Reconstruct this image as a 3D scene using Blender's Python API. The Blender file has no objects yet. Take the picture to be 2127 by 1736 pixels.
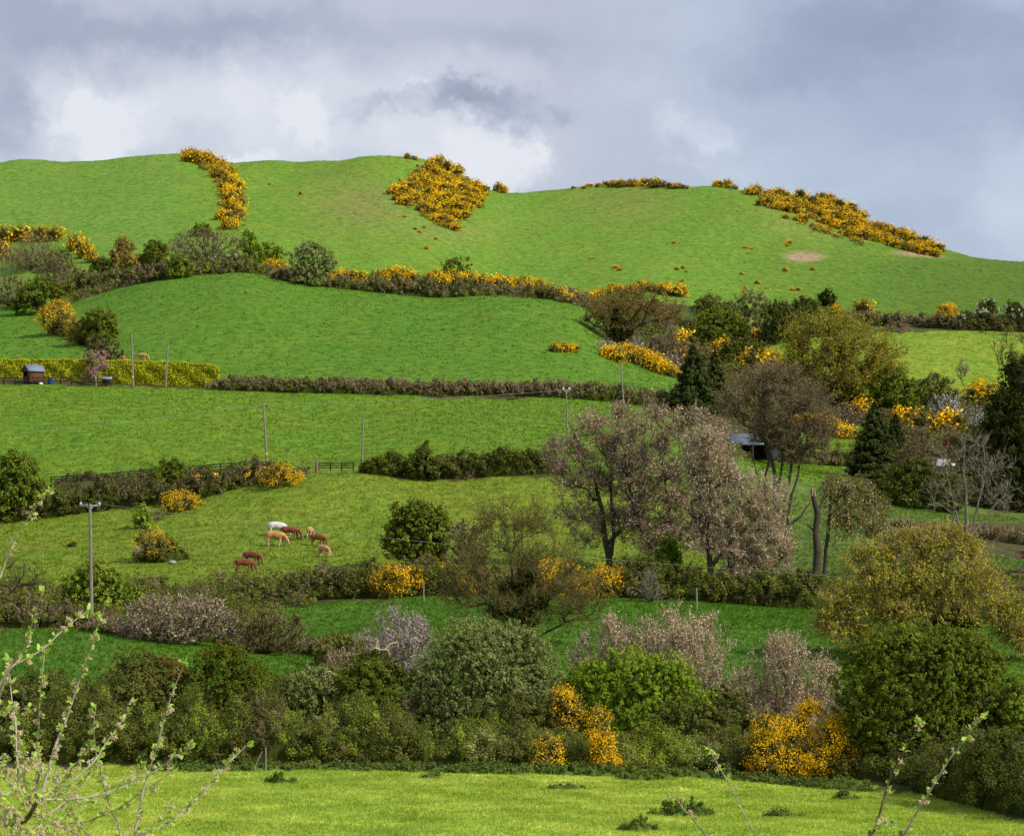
import bpy, math, random
import numpy as np
from mathutils import Vector

# ------------------------------------------------------------------ camera frame
F = 4800.0           # focal length in photo units (photo width = 2127 units)
UC, HV = 1063.5, 1000.0   # column straight ahead, row of eye level
W_, H_ = 2127.0, 1736.0
scene = bpy.context.scene
col = scene.collection
RNG = np.random.default_rng(11)

def P(u, v, d):
    return np.array([(u - UC) / F * d, d, (HV - v) / F * d])

# ------------------------------------------------------------------ terrain
def poly(*p):
    a = np.array(p, float)
    return lambda u: np.interp(u, a[:, 0], a[:, 1])

SKY = poly((-500,350),(-200,342),(0,337),(41,332),(90,333),(125,337),(220,333),(313,324),(369,321),(400,324),(440,333),(488,338),(530,333),(558,331),(590,334),(620,337),(660,335),(699,333),(748,325),(792,323),(839,327),(870,331),(905,340),(948,357),(985,378),(1011,392),(1042,400),(1090,401),(1130,396),(1179,390),(1228,386),(1290,384),(1335,385),(1380,386),(1438,389),(1485,387),(1535,392),(1586,398),(1642,406),(1700,414),(1736,419),(1768,441),(1799,462),(1877,487),(1955,518),(2018,536),(2065,543),(2127,543),(2300,540),(2627,530))
SKYD = poly((-500,690),(0,700),(369,690),(560,715),(800,670),(1080,745),(1400,690),(1736,660),(1955,625),(2127,640),(2627,650))
LINES = [  # (depth(u), row(u))
 (poly((0,60)), poly((0,1736))),
 (poly((0,86),(1700,85),(1850,80),(2127,68),(2627,62)), poly((0,1592),(1000,1592),(1400,1606),(1750,1622),(1850,1642),(2127,1706),(2627,1740))),
 (poly((0,118)), poly((0,1436),(2127,1436))),
 (poly((0,150)), poly((-300,1300),(0,1306),(200,1304),(400,1325),(640,1352),(800,1320),(1000,1300),(2127,1300))),
 (poly((0,172)), poly((0,1270),(400,1268),(540,1262),(900,1237),(1350,1243),(1700,1264),(2127,1270))),
 (poly((0,195)), poly((0,1225),(400,1215),(800,1192),(1200,1192),(1700,1205),(2127,1215))),
 (poly((0,220)), poly((0,1162),(800,1135),(1200,1130),(1700,1150),(2127,1160))),
 (poly((0,252)), poly((0,1085),(100,1072),(300,1048),(500,1003),(630,986),(760,984),(900,999),(1110,990),(1300,990),(1700,1045),(2127,1085))),
 (poly((0,264)), poly((0,1012),(110,1000),(500,973),(700,968),(1110,950),(1400,945),(1700,1010),(2127,1060))),
 (poly((0,330)), poly((-300,800),(0,796),(280,802),(460,811),(900,823),(1200,828),(1400,850),(1560,940),(1700,962),(2127,985))),
 (poly((0,342)), poly((-300,778),(0,775),(460,793),(900,797),(1200,806),(1400,830),(1560,905),(1700,942),(2127,965))),
 (poly((0,450)), poly((-300,660),(0,652),(100,640),(160,622),(300,586),(400,572),(500,563),(600,580),(700,598),(900,616),(1050,612),(1200,632),(1260,670),(1320,700),(1500,715),(1850,690),(2127,690))),
 (poly((0,480)), poly((-300,620),(0,605),(200,580),(400,563),(500,558),(600,570),(700,588),(900,603),(1200,622),(1350,628),(1500,645),(1700,650),(1900,660),(2127,662))),
]
def _mid(fr, dd):
    return (lambda u: 480 + (SKYD(u) - 480) * dd,
            lambda u: LINES[-1 - _mid.k][1](u) * (1 - fr) + SKY(u) * fr)
L12v = LINES[-1][1]
def soften(f, sg):
    g = np.arange(-1200, 3400, 10.0); k = np.exp(-0.5*(np.arange(-40, 41)*10/sg)**2); k /= k.sum()
    y = np.convolve(np.pad(f(g) + 0*g, 40, 'edge'), k, 'valid'); return lambda u: np.interp(u, g, y)
SKYS = soften(SKY, 70); SKYDS = soften(SKYD, 90); L12s = soften(L12v, 60)
LINES.append((lambda u: 480 + (SKYDS(u) - 480) * 0.40, lambda u: L12s(u) * 0.52 + SKYS(u) * 0.48))
LINES.append((lambda u: 480 + (SKYDS(u) - 480) * 0.75, lambda u: L12s(u) * 0.17 + SKYS(u) * 0.83 + 5 * np.sin(u / 90.0)))
LINES = [(soften(f, 25), soften(g, 22)) for f, g in LINES]
SKYD = SKYDS

def pchip_eval(X, Y, q):
    """X, Y: (n, m) nodes per column (increasing along axis 0); q: (m,) or (k,m) query."""
    h = np.diff(X, axis=0); dl = np.diff(Y, axis=0) / h
    m = np.zeros_like(Y)
    w1 = 2 * h[1:] + h[:-1]; w2 = h[1:] + 2 * h[:-1]
    same = (dl[:-1] * dl[1:]) > 0
    with np.errstate(divide='ignore', invalid='ignore'):
        hm = (w1 + w2) / (w1 / dl[:-1] + w2 / dl[1:])
    m[1:-1] = np.where(same, hm, 0)
    m[0] = dl[0]; m[-1] = dl[-1]
    out = np.empty_like(q)
    for j in range(X.shape[1]):
        i = np.clip(np.searchsorted(X[:, j], q[:, j]) - 1, 0, X.shape[0] - 2)
        hh = h[i, j]; t = (q[:, j] - X[i, j]) / hh
        t = np.clip(t, 0, 1)
        t2, t3 = t * t, t * t * t
        out[:, j] = (2*t3-3*t2+1)*Y[i, j] + (t3-2*t2+t)*hh*m[i, j] + (-2*t3+3*t2)*Y[i+1, j] + (t3-t2)*hh*m[i+1, j]
    return out

UG = np.arange(-540, 2680, 10.0)
DG = np.arange(-60, 1101, 1.0)
def _table():
    tgt = SKY(UG).copy(); vs = tgt.copy()
    for it in range(4):
        X = [np.full_like(UG, a) for a in (-60, 0, 6, 14, 30)]
        Y = [np.full_like(UG, a) for a in (-1.6, -1.7, -2.4, -5.0, -7.6)]
        for fd, fv in LINES:
            d = fd(UG) + 0 * UG; X.append(d); Y.append((HV - fv(UG)) * d / F)
        d = SKYD(UG); z = (HV - vs) * d / F
        X += [d, d + 60, d + 200, np.full_like(UG, 1101)]; Y += [z, z - 9, z - 60, z - 90]
        Z = pchip_eval(np.array(X), np.array(Y), np.repeat(DG[:, None], len(UG), 1))
        sel = DG > 560
        vmin = (HV - F * Z[sel] / DG[sel][:, None]).min(axis=0)
        vs += (tgt - vmin)
    return Z
ZT = _table()                                 # (d, u)
dd_ = np.maximum(DG, 1)[:, None]
VT = HV - F * ZT / dd_

def H(u, d):
    u = np.asarray(u, float); d = np.asarray(d, float)
    a = np.clip((u - UG[0]) / 10.0, 0, len(UG) - 1.001); b = np.clip(d - DG[0], 0, len(DG) - 1.001)
    i = a.astype(int); j = b.astype(int); s = a - i; t = b - j
    z = (ZT[j, i]*(1-s)+ZT[j, i+1]*s)*(1-t) + (ZT[j+1, i]*(1-s)+ZT[j+1, i+1]*s)*t
    # small natural undulation, growing with distance from the viewer
    x = (u - UC) / F * np.maximum(d, 58)
    amp = np.clip((d - 100) / 500, 0, 1) * 0.35
    z = z + amp * (np.sin(x*0.11 + 1.3*np.sin(d*0.031)) * np.sin(d*0.083 + 1.7*np.sin(x*0.05)) + 0.4*np.sin(x*0.31 + d*0.17) * np.sin(d*0.29 - x*0.12))
    return z
def Hxy(x, y):
    x = np.asarray(x, float); y = np.asarray(y, float)
    return H(UC + F * x / np.maximum(y, 58), y)
def ground(u, v):
    """distance at which the sight line (u, v) first meets the terrain"""
    ds = np.arange(58, 900, 0.5)
    vv = HV - F * H(np.full_like(ds, u), ds) / ds
    k = int(np.argmax(vv <= v))
    if vv[k] > v: k = int(np.argmin(vv))
    return float(ds[k])
def gpt(u, v):
    d = ground(u, v); p = P(u, v, d); p[2] = float(H(u, d)); return p, d

# ------------------------------------------------------------------ mesh helpers
def make_mesh(name, V, faces, mats, rnd=None, mi=None, smooth=False, colr=None):
    """faces: list of (M,k) int arrays"""
    me = bpy.data.meshes.new(name)
    V = np.asarray(V, np.float32).reshape(-1, 3)
    me.vertices.add(len(V)); me.vertices.foreach_set('co', V.ravel())
    fs = [np.asarray(f, np.int32) for f in faces if len(f)]
    loops = np.concatenate([f.ravel() for f in fs])
    sizes = np.concatenate([np.full(len(f), f.shape[1], np.int32) for f in fs])
    starts = np.concatenate([[0], np.cumsum(sizes)[:-1]]).astype(np.int32)
    me.loops.add(len(loops)); me.loops.foreach_set('vertex_index', loops)
    me.polygons.add(len(sizes)); me.polygons.foreach_set('loop_start', starts)
    if smooth: me.polygons.foreach_set('use_smooth', np.ones(len(sizes), bool))
    for m in mats: me.materials.append(m)
    if mi is not None: me.polygons.foreach_set('material_index', np.asarray(mi, np.int32))
    if rnd is not None:
        a = me.attributes.new('rnd', 'FLOAT', 'POINT'); a.data.foreach_set('value', np.asarray(rnd, np.float32))
    if colr is not None:
        a = me.attributes.new('tint', 'FLOAT_COLOR', 'POINT')
        c = np.ones((len(V), 4), np.float32); c[:, :3] = colr; a.data.foreach_set('color', c.ravel())
    me.update(calc_edges=True)
    return me

class MB:
    """collects geometry for one mesh object"""
    def __init__(s): s.V = []; s.T = []; s.Q = []; s.n = 0; s.R = []; s.mt = []; s.mq = []
    def add(s, V, tris=None, quads=None, rnd=None, mat=0):
        V = np.asarray(V, float).reshape(-1, 3)
        if tris is not None and len(tris): s.T.append(np.asarray(tris) + s.n); s.mt.append(np.full(len(tris), mat))
        if quads is not None and len(quads): s.Q.append(np.asarray(quads) + s.n); s.mq.append(np.full(len(quads), mat))
        s.V.append(V); s.n += len(V)
        s.R.append(np.full(len(V), 0.5) if rnd is None else np.asarray(rnd, float) + np.zeros(len(V)))
    def box(s, c, size, rz=0, mat=0, rnd=0.5):
        x, y, z = [a / 2 for a in size]
        v = np.array([[i*x, j*y, k*z] for k in (-1, 1) for j in (-1, 1) for i in (-1, 1)])
        ca, sa = math.cos(rz), math.sin(rz)
        v = np.c_[v[:, 0]*ca - v[:, 1]*sa, v[:, 0]*sa + v[:, 1]*ca, v[:, 2]] + np.asarray(c)
        s.add(v, quads=[[0,2,3,1],[4,5,7,6],[0,1,5,4],[1,3,7,5],[3,2,6,7],[2,0,4,6]], mat=mat, rnd=rnd)
    def mesh(s, name, mats, smooth=False):
        V = np.concatenate(s.V); f = []; mi = []
        if s.T: f.append(np.concatenate(s.T)); mi.append(np.concatenate(s.mt))
        if s.Q: f.append(np.concatenate(s.Q)); mi.append(np.concatenate(s.mq))
        return make_mesh(name, V, f, mats, np.concatenate(s.R), np.concatenate(mi), smooth)

def link(name, me, parent=None, loc=None):
    o = bpy.data.objects.new(name, me); col.objects.link(o)
    if parent is not None: o.parent = parent
    if loc is not None: o.location = loc
    return o
def thing(name, label, cat, loc, group=None, rz=0, scale=None):
    o = bpy.data.objects.new(name, None); col.objects.link(o)
    o.empty_display_size = 0.3
    o.location = loc; o.rotation_euler = (0, 0, rz)
    if scale is not None: o.scale = scale
    o['label'] = label; o['category'] = cat
    if group: o['group'] = group
    return o
def tag(o, label=None, cat=None, group=None, kind=None):
    if label: o['label'] = label
    if cat: o['category'] = cat
    if group: o['group'] = group
    if kind: o['kind'] = kind
    return o

def unit(a): return a / np.maximum(np.linalg.norm(a, axis=-1, keepdims=True), 1e-9)
def rdir(rng, n): return unit(rng.normal(size=(n, 3)))

def tubes(mb, P0, P1, R0, R1, n=3, rnd=None, mat=0):
    P0 = np.asarray(P0, float); P1 = np.asarray(P1, float); m = len(P0)
    if m == 0: return
    R0 = np.broadcast_to(np.asarray(R0, float), (m,)); R1 = np.broadcast_to(np.asarray(R1, float), (m,))
    t = unit(P1 - P0)
    ref = np.where(np.abs(t[:, 2:3]) > 0.9, np.array([[1., 0, 0]]), np.array([[0., 0, 1]]))
    a = unit(np.cross(t, ref)); b = np.cross(t, a)
    ang = np.arange(n) * 2 * math.pi / n
    ring = a[:, None, :] * np.cos(ang)[None, :, None] + b[:, None, :] * np.sin(ang)[None, :, None]
    V = np.concatenate([P0[:, None] + ring * R0[:, None, None], P1[:, None] + ring * R1[:, None, None]], 1)
    base = (np.arange(m) * 2 * n)[:, None]
    q = []
    for k in range(n):
        k2 = (k + 1) % n
        q.append(np.concatenate([base + k, base + k2, base + n + k2, base + n + k], 1))
    r = 0.5 if rnd is None else np.repeat(np.broadcast_to(rnd, (m,)), 2 * n)
    mb.add(V.reshape(-1, 3), quads=np.concatenate(q), rnd=r, mat=mat)

def leaves(mb, pos, nrm, size, w=0.6, rng=RNG, rnd=None, mat=0, jitter=0.7, up=None):
    n = len(pos)
    if n == 0: return
    nn = unit(unit(nrm) + jitter * rng.normal(size=(n, 3)) * 0.6)
    ref = rdir(rng, n) if up is None else up + 0.4 * rng.normal(size=(n, 3))
    t = unit(ref - nn * np.sum(ref * nn, 1, keepdims=True)); b = np.cross(nn, t)
    s = (np.broadcast_to(size, (n,)) * rng.uniform(0.65, 1.35, n))[:, None]
    V = np.stack([pos + t*s, pos + b*s*w, pos - t*s, pos - b*s*w], 1).reshape(-1, 3)
    q = np.arange(n * 4).reshape(n, 4)
    r = rng.uniform(0, 1, n) if rnd is None else rnd
    mb.add(V, quads=q, rnd=np.repeat(r, 4), mat=mat)

# ------------------------------------------------------------------ materials
def nt(name):
    m = bpy.data.materials.new(name); m.use_nodes = True
    t = m.node_tree; t.nodes.clear(); return m, t
def N(t, typ, **kw):
    n = t.nodes.new(typ)
    for k, v in kw.items():
        if k.startswith('i_'): n.inputs[k[2:].replace('_', ' ')].default_value = v
        else: setattr(n, k, v)
    return n
MATS = {}
def leafmat(key, A, B, trans=0.3, vary=0.16, C=None):
    """thin leaves: colour runs from A to B leaf by leaf, with a slow drift through the plant"""
    if key in MATS: return MATS[key]
    m, t = nt(key); L = t.links.new
    at = N(t, 'ShaderNodeAttribute', attribute_name='rnd')
    geo = N(t, 'ShaderNodeNewGeometry')
    no = N(t, 'ShaderNodeTexNoise'); no.inputs['Scale'].default_value = 0.9; no.inputs['Detail'].default_value = 3
    L(geo.outputs['Position'], no.inputs['Vector'])
    ma = N(t, 'ShaderNodeMath', operation='MULTIPLY_ADD'); ma.inputs[1].default_value = 1.1; ma.inputs[2].default_value = -0.55
    L(no.outputs['Fac'], ma.inputs[0])
    ad = N(t, 'ShaderNodeMath', operation='ADD', use_clamp=True); L(ma.outputs[0], ad.inputs[0]); L(at.outputs['Fac'], ad.inputs[1])
    cr = N(t, 'ShaderNodeValToRGB'); e = cr.color_ramp.elements
    e[0].color = (*A, 1); e[1].color = (*B, 1)
    if C is not None:
        x = cr.color_ramp.elements.new(0.5); x.color = (*C, 1)
    L(ad.outputs[0], cr.inputs[0])
    oi = N(t, 'ShaderNodeObjectInfo')
    mr = N(t, 'ShaderNodeMapRange'); mr.inputs[3].default_value = 1 - vary; mr.inputs[4].default_value = 1 + vary
    L(oi.outputs['Random'], mr.inputs[0])
    vm = N(t, 'ShaderNodeVectorMath', operation='SCALE'); L(cr.outputs[0], vm.inputs[0]); L(mr.outputs[0], vm.inputs['Scale'])
    d = N(t, 'ShaderNodeBsdfDiffuse'); tr = N(t, 'ShaderNodeBsdfTranslucent'); mx = N(t, 'ShaderNodeMixShader')
    mx.inputs[0].default_value = trans
    L(vm.outputs[0], d.inputs[0]); L(vm.outputs[0], tr.inputs[0])
    L(d.outputs[0], mx.inputs[1]); L(tr.outputs[0], mx.inputs[2])
    out = N(t, 'ShaderNodeOutputMaterial'); L(mx.outputs[0], out.inputs[0])
    MATS[key] = m; return m
def solid(key, A, B, rough=0.8, scale=6.0, spec=0.2, stretch=(1, 1, 1), bump=0.0, metal=0.0, obj=True):
    if key in MATS: return MATS[key]
    m, t = nt(key); L = t.links.new
    tc = N(t, 'ShaderNodeTexCoord'); mp = N(t, 'ShaderNodeMapping'); mp.inputs['Scale'].default_value = stretch
    L(tc.outputs['Object' if obj else 'Generated'], mp.inputs[0])
    no = N(t, 'ShaderNodeTexNoise'); no.inputs['Scale'].default_value = scale; no.inputs['Detail'].default_value = 6
    L(mp.outputs[0], no.inputs['Vector'])
    cr = N(t, 'ShaderNodeValToRGB'); e = cr.color_ramp.elements
    e[0].color = (*A, 1); e[0].position = 0.3; e[1].color = (*B, 1); e[1].position = 0.7
    L(no.outputs['Fac'], cr.inputs[0])
    b = N(t, 'ShaderNodeBsdfPrincipled'); b.inputs['Roughness'].default_value = rough
    b.inputs['Specular IOR Level'].default_value = spec; b.inputs['Metallic'].default_value = metal
    L(cr.outputs[0], b.inputs['Base Color'])
    if bump:
        bp = N(t, 'ShaderNodeBump'); bp.inputs['Strength'].default_value = bump; bp.inputs['Distance'].default_value = 0.03
        L(no.outputs['Fac'], bp.inputs['Height']); L(bp.outputs[0], b.inputs['Normal'])
    out = N(t, 'ShaderNodeOutputMaterial'); L(b.outputs[0], out.inputs[0])
    MATS[key] = m; return m

# ------------------------------------------------------------------ ground colours (grass hues by field, cloud shadow over the middle fields painted in)
def field_colour(u, d):
    u = np.asarray(u, float); d = np.asarray(d, float)
    v = HV - F * H(u, np.maximum(d, 58)) / np.maximum(d, 58)
    Dk = [fd(u) + 0 * u for fd, _ in LINES]
    Dk = [k + 0.9*np.sin(u*0.043+k) + 0.6*np.sin(u*0.11+2*k) for k in Dk]      # field edges wander a little
    c = np.zeros(u.shape + (3,))
    def put(mask, rgb): c[mask] = rgb
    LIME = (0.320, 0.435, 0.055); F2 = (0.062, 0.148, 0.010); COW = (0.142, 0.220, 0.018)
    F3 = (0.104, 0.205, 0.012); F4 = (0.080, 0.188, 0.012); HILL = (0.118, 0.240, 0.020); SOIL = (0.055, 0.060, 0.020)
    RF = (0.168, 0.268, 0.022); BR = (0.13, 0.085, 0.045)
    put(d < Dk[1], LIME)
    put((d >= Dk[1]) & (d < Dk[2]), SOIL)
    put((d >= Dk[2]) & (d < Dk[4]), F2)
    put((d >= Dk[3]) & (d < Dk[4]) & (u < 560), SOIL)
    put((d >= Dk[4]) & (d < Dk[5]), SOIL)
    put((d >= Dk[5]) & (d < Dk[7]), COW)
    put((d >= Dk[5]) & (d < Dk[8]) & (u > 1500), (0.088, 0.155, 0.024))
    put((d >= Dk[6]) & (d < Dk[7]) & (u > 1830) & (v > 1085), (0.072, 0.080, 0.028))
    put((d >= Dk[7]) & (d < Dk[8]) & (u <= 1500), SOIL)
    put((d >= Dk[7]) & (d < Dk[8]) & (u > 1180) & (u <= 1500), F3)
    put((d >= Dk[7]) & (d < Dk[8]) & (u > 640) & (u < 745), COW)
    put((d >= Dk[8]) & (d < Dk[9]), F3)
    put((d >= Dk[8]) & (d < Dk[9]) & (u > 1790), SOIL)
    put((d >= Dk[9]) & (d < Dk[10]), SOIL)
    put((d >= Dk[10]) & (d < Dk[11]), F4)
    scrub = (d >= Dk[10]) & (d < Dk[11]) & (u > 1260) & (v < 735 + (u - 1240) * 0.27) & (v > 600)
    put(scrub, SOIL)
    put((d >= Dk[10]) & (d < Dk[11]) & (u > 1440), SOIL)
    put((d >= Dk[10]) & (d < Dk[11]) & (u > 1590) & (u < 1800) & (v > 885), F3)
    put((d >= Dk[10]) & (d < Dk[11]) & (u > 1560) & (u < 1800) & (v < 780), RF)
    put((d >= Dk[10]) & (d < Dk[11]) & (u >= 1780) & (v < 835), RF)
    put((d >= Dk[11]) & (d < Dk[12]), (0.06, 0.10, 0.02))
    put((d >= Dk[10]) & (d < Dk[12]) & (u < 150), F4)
    put(d >= Dk[12], HILL)
    # gentle drifts: lusher at the foot of the hill, drier and browner on the knolls and steep banks
    hill = d >= Dk[12]
    x = (u - UC) / F * np.maximum(d, 58)
    pat = 0.5 + 0.25 * (np.sin(x * 0.045 + 2 * np.sin(d * 0.02)) + np.sin(x * 0.11 + d * 0.05 + 1.0))
    dry = np.exp(-((u - 760) / 110) ** 2 - ((v - 420) / 60) ** 2) * 0.75 + np.exp(-((u - 1290) / 110) ** 2 - ((v - 420) / 45) ** 2) * 0.45 \
        + np.exp(-((u - 960) / 90) ** 2 - ((v - 480) / 25) ** 2) * 0.6 + np.exp(-((u - 1700) / 130) ** 2 - ((v - 455) / 40) ** 2) * 0.5
    dry = np.where(hill, np.clip(dry, 0, 0.85) * (0.5 + 0.7 * pat), 0)
    c = c * (1 - dry[..., None]) + np.array((0.20, 0.215, 0.055)) * dry[..., None]
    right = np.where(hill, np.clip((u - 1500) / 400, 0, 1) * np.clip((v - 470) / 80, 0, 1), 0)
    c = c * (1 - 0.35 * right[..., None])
    left = np.where(hill, np.clip((420 - u) / 60, 0, 1), 0)
    c = c * (1 - left[..., None] * 0.6) + np.array((0.118, 0.238, 0.030)) * (left[..., None] * 0.6)
    near = (d < Dk[1])[..., None]; x0 = (u - UC) / F * d; wv = np.sin(x0*0.9+1.3*np.sin(d*0.5))*np.sin(d*0.62+1.7*np.sin(x0*0.41)) + 0.6*np.sin(x0*2.3-d*0.9)*np.sin(d*1.9+x0*0.7)
    c = np.where(near, c * (1 + 0.13*wv[..., None]) * np.stack([1 + 0.06*wv, 1 + 0*wv, 1 + 0.15*wv], -1), c)
    bare = np.exp(-(((u - 1670) / 42) ** 2 + ((v - 533) / 11) ** 2) ** 2) + np.exp(-(((u - 1905) / 55) ** 2 + ((v - 529 - (u-1905)*0.08) / 5) ** 2) ** 2) * 0.9
    bare = np.where(hill, bare, 0)[..., None]
    c = c * (1 - bare) + np.array((0.33, 0.25, 0.14)) * bare
    bank = ((d >= Dk[3]) & (d < Dk[3] + 5) & (u < 420))[..., None]
    c = np.where(bank, np.array((0.20, 0.13, 0.075)), c)
    return c, v
# ------------------------------------------------------------------ terrain mesh
def build_terrain():
    ys = np.concatenate([np.arange(-20, 58, 2.0), np.arange(58, 270, 0.8), np.arange(270, 520, 1.4), np.arange(520, 1000, 3.0)])
    s = np.linspace(-1, 1, 460)
    Y, S = np.meshgrid(ys, s, indexing='ij')
    X = S * (1560 / F * np.maximum(Y, 58) + 6)
    U = UC + F * X / np.maximum(Y, 58)
    Z = H(U, Y)
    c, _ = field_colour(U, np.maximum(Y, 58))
    nr, nc = Y.shape
    i = np.arange(nr * nc).reshape(nr, nc)
    q = np.stack([i[:-1, :-1], i[:-1, 1:], i[1:, 1:], i[1:, :-1]], -1).reshape(-1, 4)
    m, t = nt('pasture'); L = t.links.new
    at = N(t, 'ShaderNodeAttribute', attribute_name='tint')
    geo = N(t, 'ShaderNodeNewGeometry')
    def noise(scale, detail, rough=0.6, stretch=(1, 1, 1)):
        mp = N(t, 'ShaderNodeMapping'); mp.inputs['Scale'].default_value = stretch; L(geo.outputs['Position'], mp.inputs[0])
        n = N(t, 'ShaderNodeTexNoise'); n.inputs['Scale'].default_value = scale; n.inputs['Detail'].default_value = detail
        n.inputs['Roughness'].default_value = rough; L(mp.outputs[0], n.inputs['Vector']); return n.outputs['Fac']
    def mrange(src, a, b, c_, d_):
        r = N(t, 'ShaderNodeMapRange'); r.inputs[1].default_value = a; r.inputs[2].default_value = b; r.inputs[3].default_value = c_; r.inputs[4].default_value = d_
        L(src, r.inputs[0]); return r.outputs[0]
    tuss = mrange(noise(0.62, 7, 0.72, (1, 0.8, 1)), 0.34, 0.66, 0.62, 1.28)
    fine = mrange(noise(3.2, 6, 0.75), 0.3, 0.7, 0.76, 1.22)
    big = mrange(noise(0.09, 3), 0.35, 0.65, 0.0, 1.0)
    mu = N(t, 'ShaderNodeMath', operation='MULTIPLY'); L(tuss, mu.inputs[0]); L(fine, mu.inputs[1])
    vm = N(t, 'ShaderNodeVectorMath', operation='SCALE'); L(at.outputs['Color'], vm.inputs[0]); L(mu.outputs[0], vm.inputs['Scale'])
    # slow drift to a yellower, drier sward
    mx = N(t, 'ShaderNodeMix', data_type='RGBA', blend_type='MULTIPLY'); mx.inputs['B'].default_value = (1.28, 1.02, 1.1, 1)
    L(big, mx.inputs['Factor']); L(vm.outputs[0], mx.inputs['A'])
    # dark-green clumps of dock and coarse grass
    cl = mrange(noise(0.30, 6, 0.72, (1, 0.7, 1)), 0.58, 0.68, 0.0, 0.5)
    mx2 = N(t, 'ShaderNodeMix', data_type='RGBA', blend_type='MULTIPLY'); mx2.inputs['B'].default_value = (0.45, 0.62, 0.7, 1)
    L(cl, mx2.inputs['Factor']); L(mx.outputs['Result'], mx2.inputs['A'])
    pale = mrange(noise(1.3, 5, 0.75), 0.66, 0.74, 0.0, 0.35)
    mx3 = N(t, 'ShaderNodeMix', data_type='RGBA'); mx3.inputs['B'].default_value = (0.30, 0.30, 0.12, 1)
    L(pale, mx3.inputs['Factor']); L(mx2.outputs['Result'], mx3.inputs['A'])
    b = N(t, 'ShaderNodeBsdfPrincipled'); b.inputs['Roughness'].default_value = 0.85; b.inputs['Specular IOR Level'].default_value = 0.1
    L(mx3.outputs['Result'], b.inputs['Base Color'])
    bp = N(t, 'ShaderNodeBump'); bp.inputs['Strength'].default_value = 0.55; bp.inputs['Distance'].default_value = 0.25
    L(noise(1.1, 7, 0.72, (1, 0.6, 1)), bp.inputs['Height']); L(bp.outputs[0], b.inputs['Normal'])
    out = N(t, 'ShaderNodeOutputMaterial'); L(b.outputs[0], out.inputs[0])
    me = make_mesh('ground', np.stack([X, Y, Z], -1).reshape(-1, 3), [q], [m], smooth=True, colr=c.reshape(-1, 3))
    tag(link('ground', me), kind='structure')
build_terrain()

# ------------------------------------------------------------------ grass blades
def tintmat():
    m, t = nt('grass_blades'); L = t.links.new
    at = N(t, 'ShaderNodeAttribute', attribute_name='tint')
    d = N(t, 'ShaderNodeBsdfDiffuse'); tr = N(t, 'ShaderNodeBsdfTranslucent'); mx = N(t, 'ShaderNodeMixShader'); mx.inputs[0].default_value = 0.35
    L(at.outputs['Color'], d.inputs[0]); L(at.outputs['Color'], tr.inputs[0]); L(d.outputs[0], mx.inputs[1]); L(tr.outputs[0], mx.inputs[2])
    out = N(t, 'ShaderNodeOutputMaterial'); L(mx.outputs[0], out.inputs[0]); return m
GM = tintmat()
def grass(n, d0, d1, u0, u1, hgt, wid, name, label, bright=1.0, region=None, blades=3, seed=1, ratio=0.5):
    rng = np.random.default_rng(seed)
    d = np.sqrt(rng.uniform(d0**2, d1**2, n)); u = rng.uniform(u0, u1, n)
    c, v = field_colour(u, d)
    keep = c[:, 1] > 0.11
    if region is not None: keep &= region(u, v, d)
    d, u, c, v = d[keep], u[keep], c[keep], v[keep]
    x = (u - UC) / F * d; z = H(u, d)
    # clumped height
    q1 = x*0.83+d*0.31; q2 = d*0.77-x*0.42; cl = 0.5 + 0.22*(np.sin(q1*1.7+2.3*np.sin(q2*0.61))*np.sin(q2*1.3+1.9*np.sin(q1*0.47))) + 0.28*np.sin(q1*4.1+2.0*np.sin(q2*2.3))*np.sin(q2*3.7+1.7*np.sin(q1*1.9))
    base = np.repeat(np.stack([x, d, z], 1), blades, 0); m = len(base)
    base[:, :2] += rng.normal(size=(m, 2)) * wid * 2
    hh = hgt * (0.55 + 0.9 * np.repeat(cl, blades)) * rng.uniform(0.5, 1.3, m)
    a = rng.uniform(0, math.pi, m); w = wid * rng.uniform(0.6, 1.4, m)
    side = np.stack([np.cos(a) * w, np.sin(a) * w, 0 * a], 1)
    lean = np.stack([rng.normal(size=m) * 0.45 * hh, rng.normal(size=m) * 0.45 * hh, hh], 1)
    V = np.stack([base - side - [0, 0, .01], base + side - [0, 0, .01], base + lean], 1).reshape(-1, 3)
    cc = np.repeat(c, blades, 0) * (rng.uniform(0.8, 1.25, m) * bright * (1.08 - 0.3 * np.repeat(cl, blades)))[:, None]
    cc[:, 0] *= rng.uniform(0.8, 1.25, m)
    me = make_mesh(name, V, [np.arange(3 * m).reshape(-1, 3)], [GM], colr=np.repeat(np.clip(cc, 0, 0.8), 3, 0))
    tag(link(name, me), label, 'grass', kind='stuff')
grass(80000, 59, 88, -60, 2190, 0.075, 0.014, 'meadow_grass', 'bright lime green grass of the nearest field at the foot of the photo', 1.08, seed=3)
grass(42000, 116, 176, -60, 2190, 0.15, 0.03, 'meadow_grass', 'deep green grass of the low fields behind the first thicket', 1.08, seed=4)
grass(46000, 192, 256, -60, 2190, 0.16, 0.04, 'meadow_grass', 'olive green grass of the pasture where the cattle graze', 1.08, seed=5)
grass(26000, 262, 335, -60, 2190, 0.19, 0.05, 'meadow_grass', 'green grass of the field crossed by the grey poles', 1.08, seed=6)

grass(12000, 342, 452, -60, 2190, 0.20, 0.09, 'coarse_grass', 'coarse darker grass tufts dotted over the rounded field', 0.92, seed=7)
grass(12000, 482, 740, -60, 2190, 0.18, 0.12, 'coarse_grass', 'coarse darker grass tufts dotted over the high hillside', 0.94, seed=8)
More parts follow.
